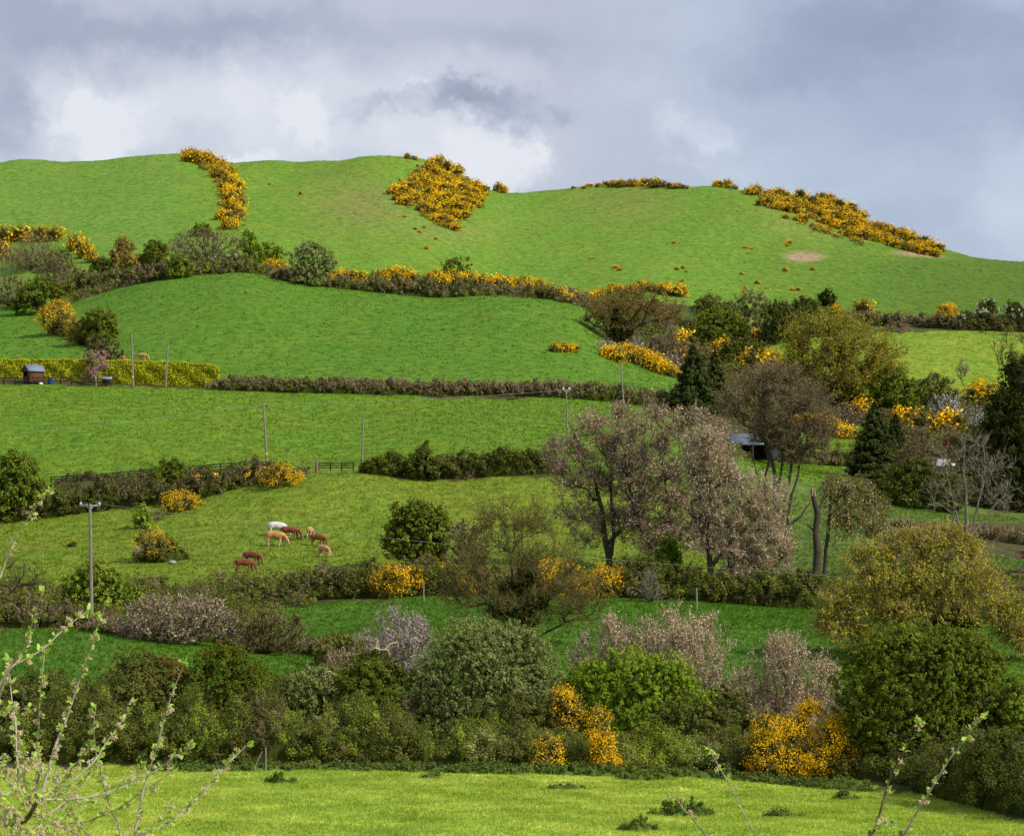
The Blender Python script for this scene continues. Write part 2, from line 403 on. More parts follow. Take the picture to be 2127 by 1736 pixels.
# ------------------------------------------------------------------ sky, sun, camera
SUN = Vector((0.74, -0.42, 0.72)).normalized()
def build_world():
    w = bpy.data.worlds.new('World'); scene.world = w; w.use_nodes = True
    t = w.node_tree; t.nodes.clear(); L = t.links.new
    tc = N(t, 'ShaderNodeTexCoord'); sx = N(t, 'ShaderNodeSeparateXYZ'); L(tc.outputs['Generated'], sx.inputs[0])
    def val(v): return v
    def M(op, a, b=None, c=None, clamp=False):
        n = N(t, 'ShaderNodeMath', operation=op, use_clamp=clamp)
        for k, s in enumerate((a, b, c)):
            if s is None: continue
            if isinstance(s, (int, float)): n.inputs[k].default_value = s
            else: L(s, n.inputs[k])
        return n.outputs[0]
    yy = M('MAXIMUM', M('ABSOLUTE', sx.outputs['Y']), 0.08)
    a = M('DIVIDE', sx.outputs['X'], yy); b = M('DIVIDE', sx.outputs['Z'], yy)     # direction slopes, fixed to the sky
    cb = N(t, 'ShaderNodeCombineXYZ'); L(a, cb.inputs[0]); L(b, cb.inputs[1])
    def noise(scale, detail, rough, off=0, sy=1.0):
        mp = N(t, 'ShaderNodeMapping'); mp.inputs['Location'].default_value = (off, off * .7, off); mp.inputs['Scale'].default_value = (1, sy, 1)
        L(cb.outputs[0], mp.inputs[0])
        n = N(t, 'ShaderNodeTexNoise'); n.inputs['Scale'].default_value = scale; n.inputs['Detail'].default_value = detail
        n.inputs['Roughness'].default_value = rough; L(mp.outputs[0], n.inputs['Vector']); return n
    n1 = noise(14, 8, 0.62); n2 = noise(44, 8, 0.68, 3.0)
    def wob(n, amp):
        s = N(t, 'ShaderNodeSeparateColor'); L(n.outputs['Color'], s.inputs[0])
        return M('MULTIPLY', M('SUBTRACT', s.outputs[0], 0.5), amp), M('MULTIPLY', M('SUBTRACT', s.outputs[1], 0.5), amp)
    wx, wy = wob(n1, 0.060); w2x, w2y = wob(n2, 0.030)
    A = M('ADD', M('ADD', a, wx), w2x); B = M('ADD', M('ADD', b, wy), w2y)
    def blob(u, v, rx, ry, soft=1.0):
        ca, cbb = (u - UC) / F, (HV - v) / F
        dx = M('DIVIDE', M('SUBTRACT', A, ca), rx / F); dy = M('DIVIDE', M('SUBTRACT', B, cbb), ry / F)
        r2 = M('ADD', M('MULTIPLY', dx, dx), M('MULTIPLY', dy, dy))
        return M('POWER', 2.718, M('MULTIPLY', M('POWER', r2, soft), -1.0))
    L0 = M('ADD', 0.50, M('MULTIPLY', M('SUBTRACT', noise(7, 6, 0.55, 7.0, 1.9).outputs['Fac'], 0.5), 0.55))
    L0 = M('ADD', L0, M('MULTIPLY', M('SUBTRACT', n2.outputs['Fac'], 0.5), 0.10))
    fld = None
    for u, v, rx, ry in [(195, 215, 105, 74), (250, 300, 70, 50), (640, 225, 80, 66), (1000, 360, 140, 74), (1080, 318, 58, 54), (865, 205, 78, 34), (500, 330, 90, 36)]:
        g = blob(u, v, rx, ry, 1.0); fld = g if fld is None else M('MAXIMUM', fld, g)
    det = noise(60, 9, 0.62, 5.0).outputs['Fac']
    fm = M('ADD', fld, M('MULTIPLY', M('SUBTRACT', det, 0.5), 0.85))
    mrc = N(t, 'ShaderNodeMapRange', interpolation_type='SMOOTHSTEP'); mrc.inputs[1].default_value = 0.30; mrc.inputs[2].default_value = 0.86; L(fm, mrc.inputs[0])
    L0 = M('ADD', L0, M('MULTIPLY', mrc.outputs[0], M('ADD', 0.17, M('MULTIPLY', det, 0.18))))
    for u, v, rx, ry, amp, soft in [
        (580, 250, 600, 120, 0.30, 1.6), (205, 200, 100, 62, 0.08, 2.0), (235, 290, 70, 60, 0.06, 2.0), (130, 150, 60, 30, 0.10, 2.0), (400, 300, 110, 40, -0.16, 1.6),
        (640, 215, 70, 70, 0.06, 2.2), (500, 190, 60, 40, 0.10, 2.0), (850, 205, 80, 36, 0.05, 2.0), (880, 290, 90, 50, 0.10, 2.0), (1000, 360, 150, 76, 0.14, 2.6), (1075, 310, 56, 50, 0.08, 2.6), (740, 320, 80, 40, -0.08, 1.6),
        (1455, 258, 84, 40, 0.24, 1.5), (1505, 288, 60, 30, 0.12, 1.5), (1420, 320, 60, 20, 0.08, 2.0), (1480, 345, 90, 30, 0.10, 1.6), (1430, 60, 170, 70, 0.12, 1.2), (1420, 180, 350, 50, 0.10, 1.0),
        (900, 214, 150, 26, -0.44, 1.4), (1000, 242, 90, 34, -0.28, 1.4), (950, 222, 230, 48, -0.14, 1.1), (1150, 213, 34, 24, -0.16, 1.6),
        (15, 210, 60, 90, -0.34, 1.4), (90, 270, 60, 55, -0.14, 1.4), (1060, 80, 130, 40, -0.12, 1.2), (400, 45, 420, 45, -0.22, 1.2), (60, 40, 200, 60, -0.10, 1.2),
        (1830, 40, 260, 75, -0.34, 1.2), (1620, 130, 200, 60, -0.14, 1.1), (1930, 190, 420, 130, -0.10, 1.2), (2110, 420, 130, 130, 0.20, 1.3), (1750, 400, 330, 60, 0.06, 1.2)]:
        L0 = M('ADD', L0, M('MULTIPLY', blob(u, v, rx, ry, soft), amp))
    cr = N(t, 'ShaderNodeValToRGB'); L(M('ADD', L0, 0.0, clamp=True), cr.inputs[0])
    e = cr.color_ramp.elements
    e[0].position = 0.0; e[0].color = (0.31, 0.345, 0.44, 1)
    e[1].position = 1.0; e[1].color = (0.80, 0.82, 0.885, 1)
    for p, c_ in ((0.3, (0.40, 0.44, 0.56)), (0.55, (0.54, 0.58, 0.69)), (0.8, (0.70, 0.73, 0.81))):
        x = e.new(p); x.color = (*c_, 1)
    # right-hand part of the sky a little bluer
    mr = N(t, 'ShaderNodeMapRange'); mr.inputs[1].default_value = 0.02; mr.inputs[2].default_value = 0.12; L(a, mr.inputs[0])
    mx = N(t, 'ShaderNodeMix', data_type='RGBA', blend_type='MULTIPLY'); mx.inputs['B'].default_value = (0.90, 0.985, 1.03, 1)
    L(mr.outputs[0], mx.inputs['Factor']); L(cr.outputs[0], mx.inputs['A'])
    sk = N(t, 'ShaderNodeTexSky', sky_type='NISHITA'); sk.sun_disc = False
    sk.sun_elevation = math.asin(SUN.z); sk.sun_rotation = math.atan2(SUN.x, SUN.y)
    b1 = N(t, 'ShaderNodeBackground'); L(sk.outputs[0], b1.inputs[0]); b1.inputs[1].default_value = 0.1
    b2 = N(t, 'ShaderNodeBackground'); L(mx.outputs['Result'], b2.inputs[0]); b2.inputs[1].default_value = 1.03
    ms = N(t, 'ShaderNodeMixShader'); ms.inputs[0].default_value = 0.9
    L(b1.outputs[0], ms.inputs[1]); L(b2.outputs[0], ms.inputs[2])
    out = N(t, 'ShaderNodeOutputWorld'); L(ms.outputs[0], out.inputs[0])
    w.cycles.sampling_method = 'MANUAL'; w.cycles.sample_map_resolution = 512
build_world()
ld = bpy.data.lights.new('sun', 'SUN'); ld.energy = 4.6; ld.angle = math.radians(0.9); ld.color = (1.0, 0.94, 0.82)
lo = bpy.data.objects.new('sun', ld); col.objects.link(lo)
lo.rotation_euler = SUN.to_track_quat('Z', 'Y').to_euler(); lo.location = (60, -40, 80)
cd = bpy.data.cameras.new('camera'); cam = bpy.data.objects.new('camera', cd); col.objects.link(cam)
cam.location = (0, 0, 0); cam.rotation_euler = (math.radians(90), 0, 0)
cd.sensor_fit = 'HORIZONTAL'; cd.sensor_width = 36; cd.lens = 36 * F / W_
cd.shift_y = (HV - H_ / 2) / W_; cd.clip_end = 3000; cd.clip_start = 0.1
scene.camera = cam
scene.view_settings.view_transform = 'Standard'; scene.view_settings.look = 'None'
scene.view_settings.exposure = 0.0; scene.view_settings.gamma = 1.0
scene.cycles.max_bounces = 5; scene.cycles.diffuse_bounces = 3; scene.cycles.transmission_bounces = 3
scene.cycles.use_adaptive_sampling = True
# ------------------------------------------------------------------ plant generators (all in metres, local to the plant's base)
def auto_blobs(rng, w, h, n=11, low=0.0):
    """lumps (cx,cy,cz, rx,ry,rz) that make a bush w wide and h tall"""
    B = [(0, 0, 0.45*h, 0.43*w, 0.38*w, 0.47*h)]
    for k in range(n):
        a = rng.uniform(0, 2*math.pi); e = rng.uniform(-0.1, 1.0) * math.pi / 2
        r = rng.uniform(0.13, 0.24)
        cx = math.cos(a) * math.cos(e) * w * (0.5 - r * 0.9); cy = math.sin(a) * math.cos(e) * w * 0.36
        cz = 0.42*h + math.sin(e) * h * (0.58 - r * 0.8)
        B.append((cx, cy, cz, r*w, r*w, min(r*w, r*h*1.5)))
    for k in range(4):                      # skirts
        a = rng.uniform(0, 2*math.pi)
        B.append((math.cos(a)*w*0.28, math.sin(a)*w*0.25, 0.2*h, 0.2*w, 0.2*w, 0.24*h))
    return B
def px_blobs(lst, px):
    """lumps given in photo units relative to the base (du, up, rw, rh)"""
    return [(a*px, b2*px, b*px, c*px, c*px*0.85, e*px) for a, b, c, e, b2 in [(q + (0,))[:5] for q in lst]]

def sample_blobs(rng, B, n, lo=0.75, hi=1.06, clump=0.0, csize=0.12):
    A = np.array([(b[3]*b[5] + b[3]*b[4] + b[4]*b[5]) for b in B]) ** 0.85; A /= A.sum()
    k = rng.choice(len(B), n, p=A); Bk = np.array(B)[k]
    d = rdir(rng, n)
    if clump:
        nc = max(6, int(n / 14)); kc = rng.choice(len(B), nc, p=A); dc = rdir(rng, nc)
        pick = rng.integers(0, nc, n); use = rng.random(n) < clump
        k = np.where(use, kc[pick], k); Bk = np.array(B)[k]
        dj = unit(dc[pick] + rng.normal(size=(n, 3)) * csize)
        d = np.where(use[:, None], dj, d)
    r = rng.uniform(lo, hi, n)[:, None]
    r = r * (1 + 0.07*np.sin(7*d[:, :1]*3 + k[:, None]) * np.sin(5*d[:, 2:]*3 + 1.7*k[:, None]))
    p = Bk[:, :3] + d * Bk[:, 3:] * r
    nrm = unit(d / Bk[:, 3:] * Bk[:, 3:4])
    ok = p[:, 2] > -0.05
    for j, b in enumerate(B):
        q = np.sum(((p - np.array(b[:3])) / np.array(b[3:])) ** 2, 1)
        ok &= (q > 0.5) | (k == j)
    return p[ok], nrm[ok]

def area(B):
    """rough face-on area of a set of lumps"""
    B = np.array(B); x0, x1 = (B[:,0]-B[:,3]).min(), (B[:,0]+B[:,3]).max(); z0, z1 = max((B[:,2]-B[:,5]).min(), 0), (B[:,2]+B[:,5]).max()
    X, Z = np.meshgrid(np.linspace(x0, x1, 40), np.linspace(z0, z1, 40)); m = np.zeros(X.shape, bool)
    for b in B: m |= ((X-b[0])/b[3])**2 + ((Z-b[2])/b[5])**2 < 1
    return m.mean() * (x1-x0) * (z1-z0)

def clumps(mb, rng, p0, n0, rc, m, s, w, mat=0, stretch=1.0, spread=0.45, bias=0.35, up=None, base=None):
    """m leaves round each clump centre; leaves face out of their clump, every clump has its own tone"""
    k = len(p0)
    if k == 0: return
    rcc = rc * rng.uniform(0.6, 1.4, k)
    idx = np.repeat(np.arange(k), m); n = len(idx)
    ax = unit(n0 * 0.7 + rdir(rng, k) * 0.6 + [0, 0, 0.5])
    o = rdir(rng, n) * rng.uniform(0.35, 1.08, (n, 1))
    al = np.sum(o * ax[idx], 1, keepdims=True) * ax[idx]
    o = o + al * (stretch - 1)
    p = p0[idx] + o * rcc[idx][:, None]
    nr = unit(unit(o) * 0.75 + n0[idx] * 0.35 + [0, 0, bias])
    r = np.clip(rng.uniform(0, 1, k)[idx] * spread + rng.uniform(0, 1, n) * (1 - spread), 0, 1)
    ok = p[:, 2] > -0.05
    leaves(mb, p[ok], nr[ok], s, w, rng, rnd=r[ok], mat=mat, jitter=0.6, up=None if up is None else (n0[idx][ok] + [0, 0, 0.4]))

def crown_mesh(rng, B, s, cover, mat, name, w=0.6, clump=0.6, csize=0.14, inner=True, up=None, flecks=None, jitter=0.7, stretch=1.25, rough=1.0):
    mb = MB(); A = area(B); n = int(cover * A / (2*s*s*w))
    rc = max(csize * 0.42 * math.sqrt(A), 2.2*s); m = int(np.clip(0.8*math.pi*rc*rc*2.4/(2*s*s*w), 8, 90)); nc = max(8, int(n*1.25/m))
    p, nr = sample_blobs(rng, B, int(nc*1.5), 0.80, 1.02 + 0.13*rough)
    clumps(mb, rng, p, nr, rc, m, s, w, stretch=stretch, up=up)
    # loose sprays that break the outline
    p, nr = sample_blobs(rng, B, max(10, nc // 2), 1.02, 1.10 + 0.16*rough)
    clumps(mb, rng, p, nr, rc*0.45, max(5, m//5), s*0.85, w, stretch=2.4, up=up)
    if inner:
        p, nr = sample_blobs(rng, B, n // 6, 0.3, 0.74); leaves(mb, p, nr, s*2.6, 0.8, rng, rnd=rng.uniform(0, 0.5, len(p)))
    mats = [mat]
    if flecks:
        fm, fn, fs = flecks; mats.append(fm)
        p, nr = sample_blobs(rng, B, int(nc*fn*2), 0.98, 1.14); o = nr[:, 2] > -0.1; p, nr = p[o], nr[o]
        clumps(mb, rng, p, nr, rc*0.7, 16, s*0.62, 0.8, mat=1, stretch=1.6)
    return mb.mesh(name, mats)

def mst(roots, targets, bf=0.35, order=None):
    """join the targets to the root chains by a light spanning tree; returns (nodes, parent)"""
    nodes = [np.array(r[0]) for r in roots[:0]]; parent = []; path = []
    for chain in roots:
        prev = -1
        for q in chain:
            q = np.array(q, float); nodes.append(q); parent.append(prev)
            path.append(0 if prev < 0 else path[prev] + np.linalg.norm(q - nodes[prev])); prev = len(nodes) - 1
    nr = len(nodes); tips = []
    T = np.array(targets); n = len(T); X = np.array(nodes)
    # only the upper half of every root chain may fork
    idx = []; c = 0
    for chain in roots:
        idx += list(range(c + max(1, len(chain)//2), c + len(chain))); c += len(chain)
    best = np.full(n, 1e9); bp = np.zeros(n, int)
    for i in idx:
        cst = np.linalg.norm(T - X[i], axis=1) + bf * path[i]
        m = cst < best; best[m] = cst[m]; bp[m] = i
    done = np.zeros(n, bool)
    for _ in range(n):
        j = int(np.argmin(np.where(done, 1e9, best))); done[j] = True
        nodes.append(T[j]); parent.append(int(bp[j])); i = len(nodes) - 1
        path.append(path[parent[i]] + np.linalg.norm(T[j] - nodes[parent[i]]))
        cst = np.linalg.norm(T - T[j], axis=1) + bf * path[i]
        m = (cst < best) & ~done; best[m] = cst[m]; bp[m] = i
    return np.array(nodes), np.array(parent)

def branch_mesh(rng, nodes, parent, r0, rmax, name, mat, twigs=3, tl=0.4, tr=0.012, sub=2, upb=0.25, split=0.05, crook=0.10, zmin=0.0, droop=0.0, chainr=None):
    """trunk+limbs mesh, twig mesh and the twig end points"""
    n = len(nodes); e = 2.35
    rad = np.full(n, r0 ** e)
    hasch = np.zeros(n, bool)
    for i in range(n - 1, 0, -1):
        p = parent[i]
        if p >= 0:
            rad[p] = rad[p] + rad[i] if hasch[p] else rad[i]; hasch[p] = True
    rad = rad ** (1 / e); rad = np.minimum(rad * 1.0, rmax)
    if chainr is not None: rad[:len(chainr)] = np.maximum(rad[:len(chainr)], np.array(chainr))
    ii = np.where(parent >= 0)[0]; A = nodes[parent[ii]]; Bn = nodes[ii]
    ln = np.linalg.norm(Bn - A, axis=1, keepdims=True)
    mid = (A + Bn)/2 + rng.normal(size=A.shape) * ln * (np.where(ii < (len(chainr) if chainr is not None else 0), 0.25, 1.0)*crook)[:, None] + np.array([0, 0, 1.0]) * ln * 0.05
    ra = np.minimum(rad[parent[ii]], rad[ii]*1.5); rb = rad[ii]
    big = MB(); fine = MB()
    thick = rb > split * rmax * 2
    for sel, mb, ns in ((thick, big, 6), (~thick, fine, 3)):
        tubes(mb, A[sel], mid[sel], ra[sel], (ra[sel]+rb[sel])/2, ns, rnd=rng.uniform(0, 1, sel.sum()))
        tubes(mb, mid[sel], Bn[sel], (ra[sel]+rb[sel])/2, rb[sel], ns, rnd=rng.uniform(0, 1, sel.sum()))
    # twigs
    cand = np.where(nodes[:, 2] > zmin)[0]
    cand = cand[rad[cand] < rmax * 0.55]
    tips = np.zeros((0, 3)); tdir = np.zeros((0, 3))
    if twigs and len(cand):
        k = np.repeat(cand, twigs); m = len(k)
        out = unit(nodes[k] - nodes[np.maximum(parent[k], 0)] + 1e-6)
        dr = unit(out*0.7 + rdir(rng, m)*0.9 + np.array([0, 0, upb]))
        st = nodes[k] + (nodes[np.maximum(parent[k], 0)] - nodes[k]) * rng.uniform(0, 0.9, (m, 1))
        L1 = tl * rng.uniform(0.5, 1.3, (m, 1)); en = st + dr*L1; en[:, 2] -= droop * L1[:, 0]
        tubes(fine, st, en, tr, tr*0.5, 3, rnd=rng.uniform(0, 1, m)); allt = [en]; alld = [dr]
        for s in range(sub):
            f = rng.uniform(0.25, 0.95, (m, 1)); s2 = st + (en-st)*f
            d2 = unit(dr*0.8 + rdir(rng, m)*0.8 + np.array([0, 0, upb*0.6])); e2 = s2 + d2*L1*rng.uniform(0.35, 0.75, (m, 1)); e2[:, 2] -= droop * L1[:, 0] * 0.7
            tubes(fine, s2, e2, tr*0.8, tr*0.4, 3, rnd=rng.uniform(0, 1, m)); allt.append(e2); alld.append(d2)
        tips = np.concatenate(allt); tdir = np.concatenate(alld)
    return big, fine, tips, tdir

def along(rng, tips, tdir, n, tl):
    k = rng.integers(0, len(tips), n)
    return tips[k] - tdir[k] * rng.uniform(0, tl, (n, 1)) + rng.normal(size=(n, 3)) * tl * 0.05, k

# palette ------------------------------------------------------------
def C3(h):   # sRGB hex of the thing in plain light -> linear reflectance
    h = h.lstrip('#'); r = [int(h[i:i+2], 16)/255 for i in (0, 2, 4)]
    return tuple(((x+0.055)/1.055)**2.4 if x > 0.04045 else x/12.92 for x in r)
PAL = {
 'green': ((0.063,0.097,0.013),(0.261,0.290,0.032)),
 'bright': ((0.091,0.162,0.013),(0.348,0.446,0.038)),
 'dark': ((0.039,0.057,0.011),(0.160,0.176,0.027)),
 'willow': ((0.135,0.165,0.040),(0.420,0.460,0.150)),
 'hawthorn': ((0.060,0.105,0.014),(0.330,0.395,0.040)),
 'olive': ((0.170,0.155,0.016),(0.560,0.500,0.050)),
 'brown': ((0.085,0.064,0.032),(0.280,0.222,0.115)),
 'bramble': ((0.046,0.060,0.014),(0.230,0.240,0.050)),
 'orange': ((0.149,0.105,0.024),(0.405,0.290,0.067)),
 'bracken': ((0.120,0.082,0.045),(0.330,0.235,0.135)),
 'gorsegreen': ((0.095,0.088,0.022),(0.300,0.255,0.072)),
 'golden': ((0.200,0.215,0.010),(0.620,0.620,0.030)),
 'conifer': ((0.016,0.033,0.011),(0.099,0.116,0.028)),
 'nettle': ((0.055,0.095,0.020),(0.160,0.225,0.045)),
 'redleaf': ((0.135,0.034,0.027),(0.324,0.081,0.067)),
 'budtips': ((0.15,0.10,0.055),(0.42,0.31,0.19)),
 'thorn': ((0.050,0.076,0.011),(0.245,0.275,0.030)),
 'ivy': ((0.024,0.038,0.008),(0.085,0.096,0.017)),
}
def LM(k, **kw): return leafmat('leaves_' + k, *PAL[k], **kw)
BLOOM = lambda: leafmat('gorse_bloom', (0.70,0.37,0.010), (0.95,0.64,0.022), trans=0.25, vary=0.06)
WHITE = lambda: leafmat('white_bloom', (0.42,0.42,0.36), (0.80,0.80,0.74), trans=0.25, vary=0.05)
BUFF = lambda: leafmat('buff_bloom', (0.42,0.31,0.18), (0.86,0.72,0.50), trans=0.25, vary=0.06)
PINK = lambda: leafmat('pink_bloom', (0.50,0.17,0.24), (0.80,0.42,0.50), trans=0.25, vary=0.05)
BARK = lambda: solid('bark', (0.035,0.027,0.020), (0.105,0.085,0.062), 0.95, 9, 0.1, (3,3,0.6), 0.6)
TWIG = {}
def TW(k):
    c = {'brown': ((0.105,0.077,0.041),(0.280,0.211,0.117)), 'grey': ((0.120,0.101,0.066),(0.330,0.288,0.195)),
         'purple': ((0.130,0.094,0.066),(0.340,0.259,0.181)), 'dark': ((0.040,0.031,0.017),(0.130,0.096,0.051)),
         'olive': ((0.085,0.067,0.023),(0.230,0.192,0.070)), 'bleached': ((0.360,0.288,0.187),(0.620,0.518,0.343)),
         'tan': ((0.190,0.144,0.082),(0.460,0.355,0.218))}[k]
    return leafmat('twigs_' + k, *c, trans=0.0, vary=0.10)

SEED = [100]
def rs(): SEED[0] += 1; return np.random.default_rng(SEED[0])

def bush(name, label, cat, u, vb, w, h, pal, s=2.6, cover=3.6, group=None, blobs=None, flecks=None, nb=11, clump=0.6, stems=True, d=None, wl=0.6, dark=None, extra=None, csize=0.14):
    rng = rs()
    if d is None: p, d = gpt(u, vb)
    else: p = P(u, vb, d); p[2] = float(H(u, d))
    px = d / F; p[2] -= 1.5*px
    t = thing(name, label, cat, p, group)
    B = px_blobs(blobs, px) if blobs else auto_blobs(rng, w*px, h*px, nb)
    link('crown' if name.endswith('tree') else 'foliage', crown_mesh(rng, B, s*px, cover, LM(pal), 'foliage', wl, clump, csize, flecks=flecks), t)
    if stems:
        bk = MB(); k = 7; ang = rng.uniform(0, 6.28, k)
        e = np.stack([np.cos(ang)*w*px*0.2, np.sin(ang)*w*px*0.15, np.full(k, h*px*0.6)], 1)
        tubes(bk, np.zeros((k, 3)) + e*[.1,.1,0], e, 1.6*px, 0.7*px, 5)
        link('trunk' if name.endswith('tree') else 'stems', bk.mesh('stems', [BARK()]), t)
    if extra: extra(t, rng, B, px)
    return t

def gorse_parts(rng, w, h, s, bloom=0.5, t=None, B=None, cover=3.4, top=0.0):
    near = B is not None or w > 1.01; B = B or auto_blobs(rng, w, h, 9)
    mb = MB(); n = int(cover * area(B) / (2*s*s*0.35))
    rc = max(0.055*math.sqrt(area(B)), 2.4*s); m = int(np.clip(2.0*math.pi*rc*rc/(2*s*s*0.35), 8, 70))
    p, nr = sample_blobs(rng, B, int(n*1.4/m)+6, 0.8, 1.12); clumps(mb, rng, p, nr, rc, m, s, 0.35, stretch=1.5, up=1)
    p, nr = sample_blobs(rng, B, n//7, 0.3, 0.7); leaves(mb, p, nr, s*2.3, 0.7, rng)
    f = mb.mesh('foliage', [LM('gorsegreen')])
    fb = MB(); sb = s*(0.62 if near else 0.8); nfl = int(bloom * 4.6 * area(B) / (2*sb**2*0.8))
    nc = max(5, nfl // 20)
    pc, nc_ = sample_blobs(rng, B, nc*2, 1.0, 1.06)
    hz = max(b_[2]+b_[5] for b_ in B); patch = np.sin(pc[:, 0]/hz*7.3+1.1)*np.sin(pc[:, 2]/hz*8.1+0.4*pc[:, 1]/hz+rng.uniform(0, 6))
    score = patch * (0.9 if near else 0.2) + nc_[:, 2] * 0.7 + nc_[:, 0] * 0.35 - nc_[:, 1] * 0.35 + rng.normal(size=len(pc)) * 0.6
    o = np.argsort(-score)[:nc]; pc, nc_ = pc[o], nc_[o]
    k = rng.integers(0, len(pc), nfl)
    q = pc[k] + rng.normal(size=(nfl, 3)) * s * 2.0 + nc_[k] * s * 0.5
    leaves(fb, q, nc_[k] + rdir(rng, nfl)*0.6, sb, 0.8, rng)
    return f, fb.mesh('blossom', [BLOOM()])

_GP = []
def gorse_protos():
    for i in range(9):
        rng = rs(); bl = (0.85, 0.6, 0.4, 1.0, 0.7, 0.3, 0.9, 0.2, 0.5)[i]
        _GP.append(gorse_parts(rng, 1.0, 0.62, 0.075, bl))
gorse_protos()
GORSE_N = [0]
def gorse(u, vb, w, label, group, h=None, kind=None, rng=None, d=None):
    rng = rng or RNG
    if d is None: p, d = gpt(u, vb)
    else: p = P(u, vb, d); p[2] = float(H(u, d))
    px = d / F; i = int(rng.integers(0, len(_GP))) if kind is None else kind
    sc = w*px; hz = (h if h else w*0.62) / 0.62 * px
    p[2] -= 1.0*px
    t = thing('gorse_bush', label, 'gorse bush', p, group, rz=float(rng.uniform(0, 0.9) - 0.45), scale=(sc, sc, hz))
    link('foliage', _GP[i][0], t); link('blossom', _GP[i][1], t); GORSE_N[0] += 1
    return t
def gorse_big(u, vb, w, h, label, bloom=0.6, s=2.6, group=None, blobs=None, cat='gorse bush'):
    rng = rs(); p, d = gpt(u, vb); px = d/F; p[2] -= px
    t = thing('gorse_bush', label, cat, p, group)
    B = px_blobs(blobs, px) if blobs else None
    f, b = gorse_parts(rng, w*px, h*px, s*px, bloom, B=B)
    link('foliage', f, t); link('blossom', b, t)
    return t
def path(pts, step, rng, jit=3):
    pts = np.array(pts, float); seg = np.diff(pts[:, :2], axis=0); L = np.hypot(seg[:, 0], seg[:, 1]); c = np.concatenate([[0], np.cumsum(L)])
    out = []; s = 0
    while s < c[-1]:
        q = [np.interp(s, c, pts[:, k]) for k in range(pts.shape[1])]
        q[0] += rng.normal()*jit; q[1] += rng.normal()*jit*0.5; out.append(q); s += step*rng.uniform(0.7, 1.3)
    return out
def inside(pt, pg):
    x, y = pt; r = False; j = len(pg)-1
    for i in range(len(pg)):
        if (pg[i][1] > y) != (pg[j][1] > y) and x < (pg[j][0]-pg[i][0])*(y-pg[i][1])/(pg[j][1]-pg[i][1]) + pg[i][0]: r = not r
        j = i
    return r
def fill(pg, n, rng, mind):
    a = np.array(pg); out = []; tries = 0
    while len(out) < n and tries < 20000:
        tries += 1
        q = (rng.uniform(a[:,0].min(), a[:,0].max()), rng.uniform(a[:,1].min(), a[:,1].max()))
        if inside(q, pg) and all(math.hypot(q[0]-o[0], (q[1]-o[1])*1.6) > mind for o in out): out.append(q)
    return out

def twiggy(name, label, cat, u, vb, w, h, tw='brown', n=170, bf=0.9, twigs=4, tl=None, tr=0.32, leaf=None, blobs=None, stems=7, group=None, d=None, trunkr=1.6, sub=2, upb=0.5, tipname='buds', rmax=None, extra=None, zmin=0.0, fuzz=0.9):
    """many-stemmed bare or budding shrub"""
    rng = rs()
    if d is None: p, d = gpt(u, vb)
    else: p = P(u, vb, d); p[2] = float(H(u, d))
    px = d/F; p[2] -= px
    t = thing(name, label, cat, p, group)
    B = px_blobs(blobs, px) if blobs else auto_blobs(rng, w*px, h*px, 9)
    T, _ = sample_blobs(rng, B, n, 0.25, 0.98)
    T = T[T[:, 2] > h*px*0.06]
    roots = []
    for k in range(stems):
        a = rng.uniform(0, 6.28); b = np.array([math.cos(a)*w*px*0.10, math.sin(a)*w*px*0.08, 0]); roots.append([b*0.5, b*0.8+[0,0,h*px*0.06], b*1.5+[0,0,h*px*0.13]])
    nd, pa = mst(roots, T, bf)
    tl = (tl or 0.085*h)*px
    big, fine, tips, tdir = branch_mesh(rng, nd, pa, 0.3*px, trunkr*px*1.2, 'x', None, twigs, tl, tr*px, sub, upb, zmin=zmin)
    nh = int(fuzz*area(B)/(2*(3.2*px)**2*0.13)); hp, hn = sample_blobs(rng, B, nh, 0.35, 1.12)
    leaves(fine, hp, rdir(rng, len(hp)), 3.2*px, 0.13, rng, up=unit(hn+np.array([0,0,0.9])))
    if big.n: link('trunk' if name.endswith('tree') else 'stems', big.mesh('stems', [BARK()]), t)
    link('crown' if name.endswith('tree') else 'twigs', fine.mesh('twigs', [TW(tw)]), t)
    if leaf:
        for (mat, num, size, nm) in leaf:
            mb = MB(); q, k = along(rng, tips, tdir, int(num), tl*0.9)
            leaves(mb, q, rdir(rng, len(q)) + np.array([0,0,0.4]), size*px, 0.7, rng)
            link(nm, mb.mesh(nm, [mat]), t)
    if extra: extra(t, rng, B, px)
    return t

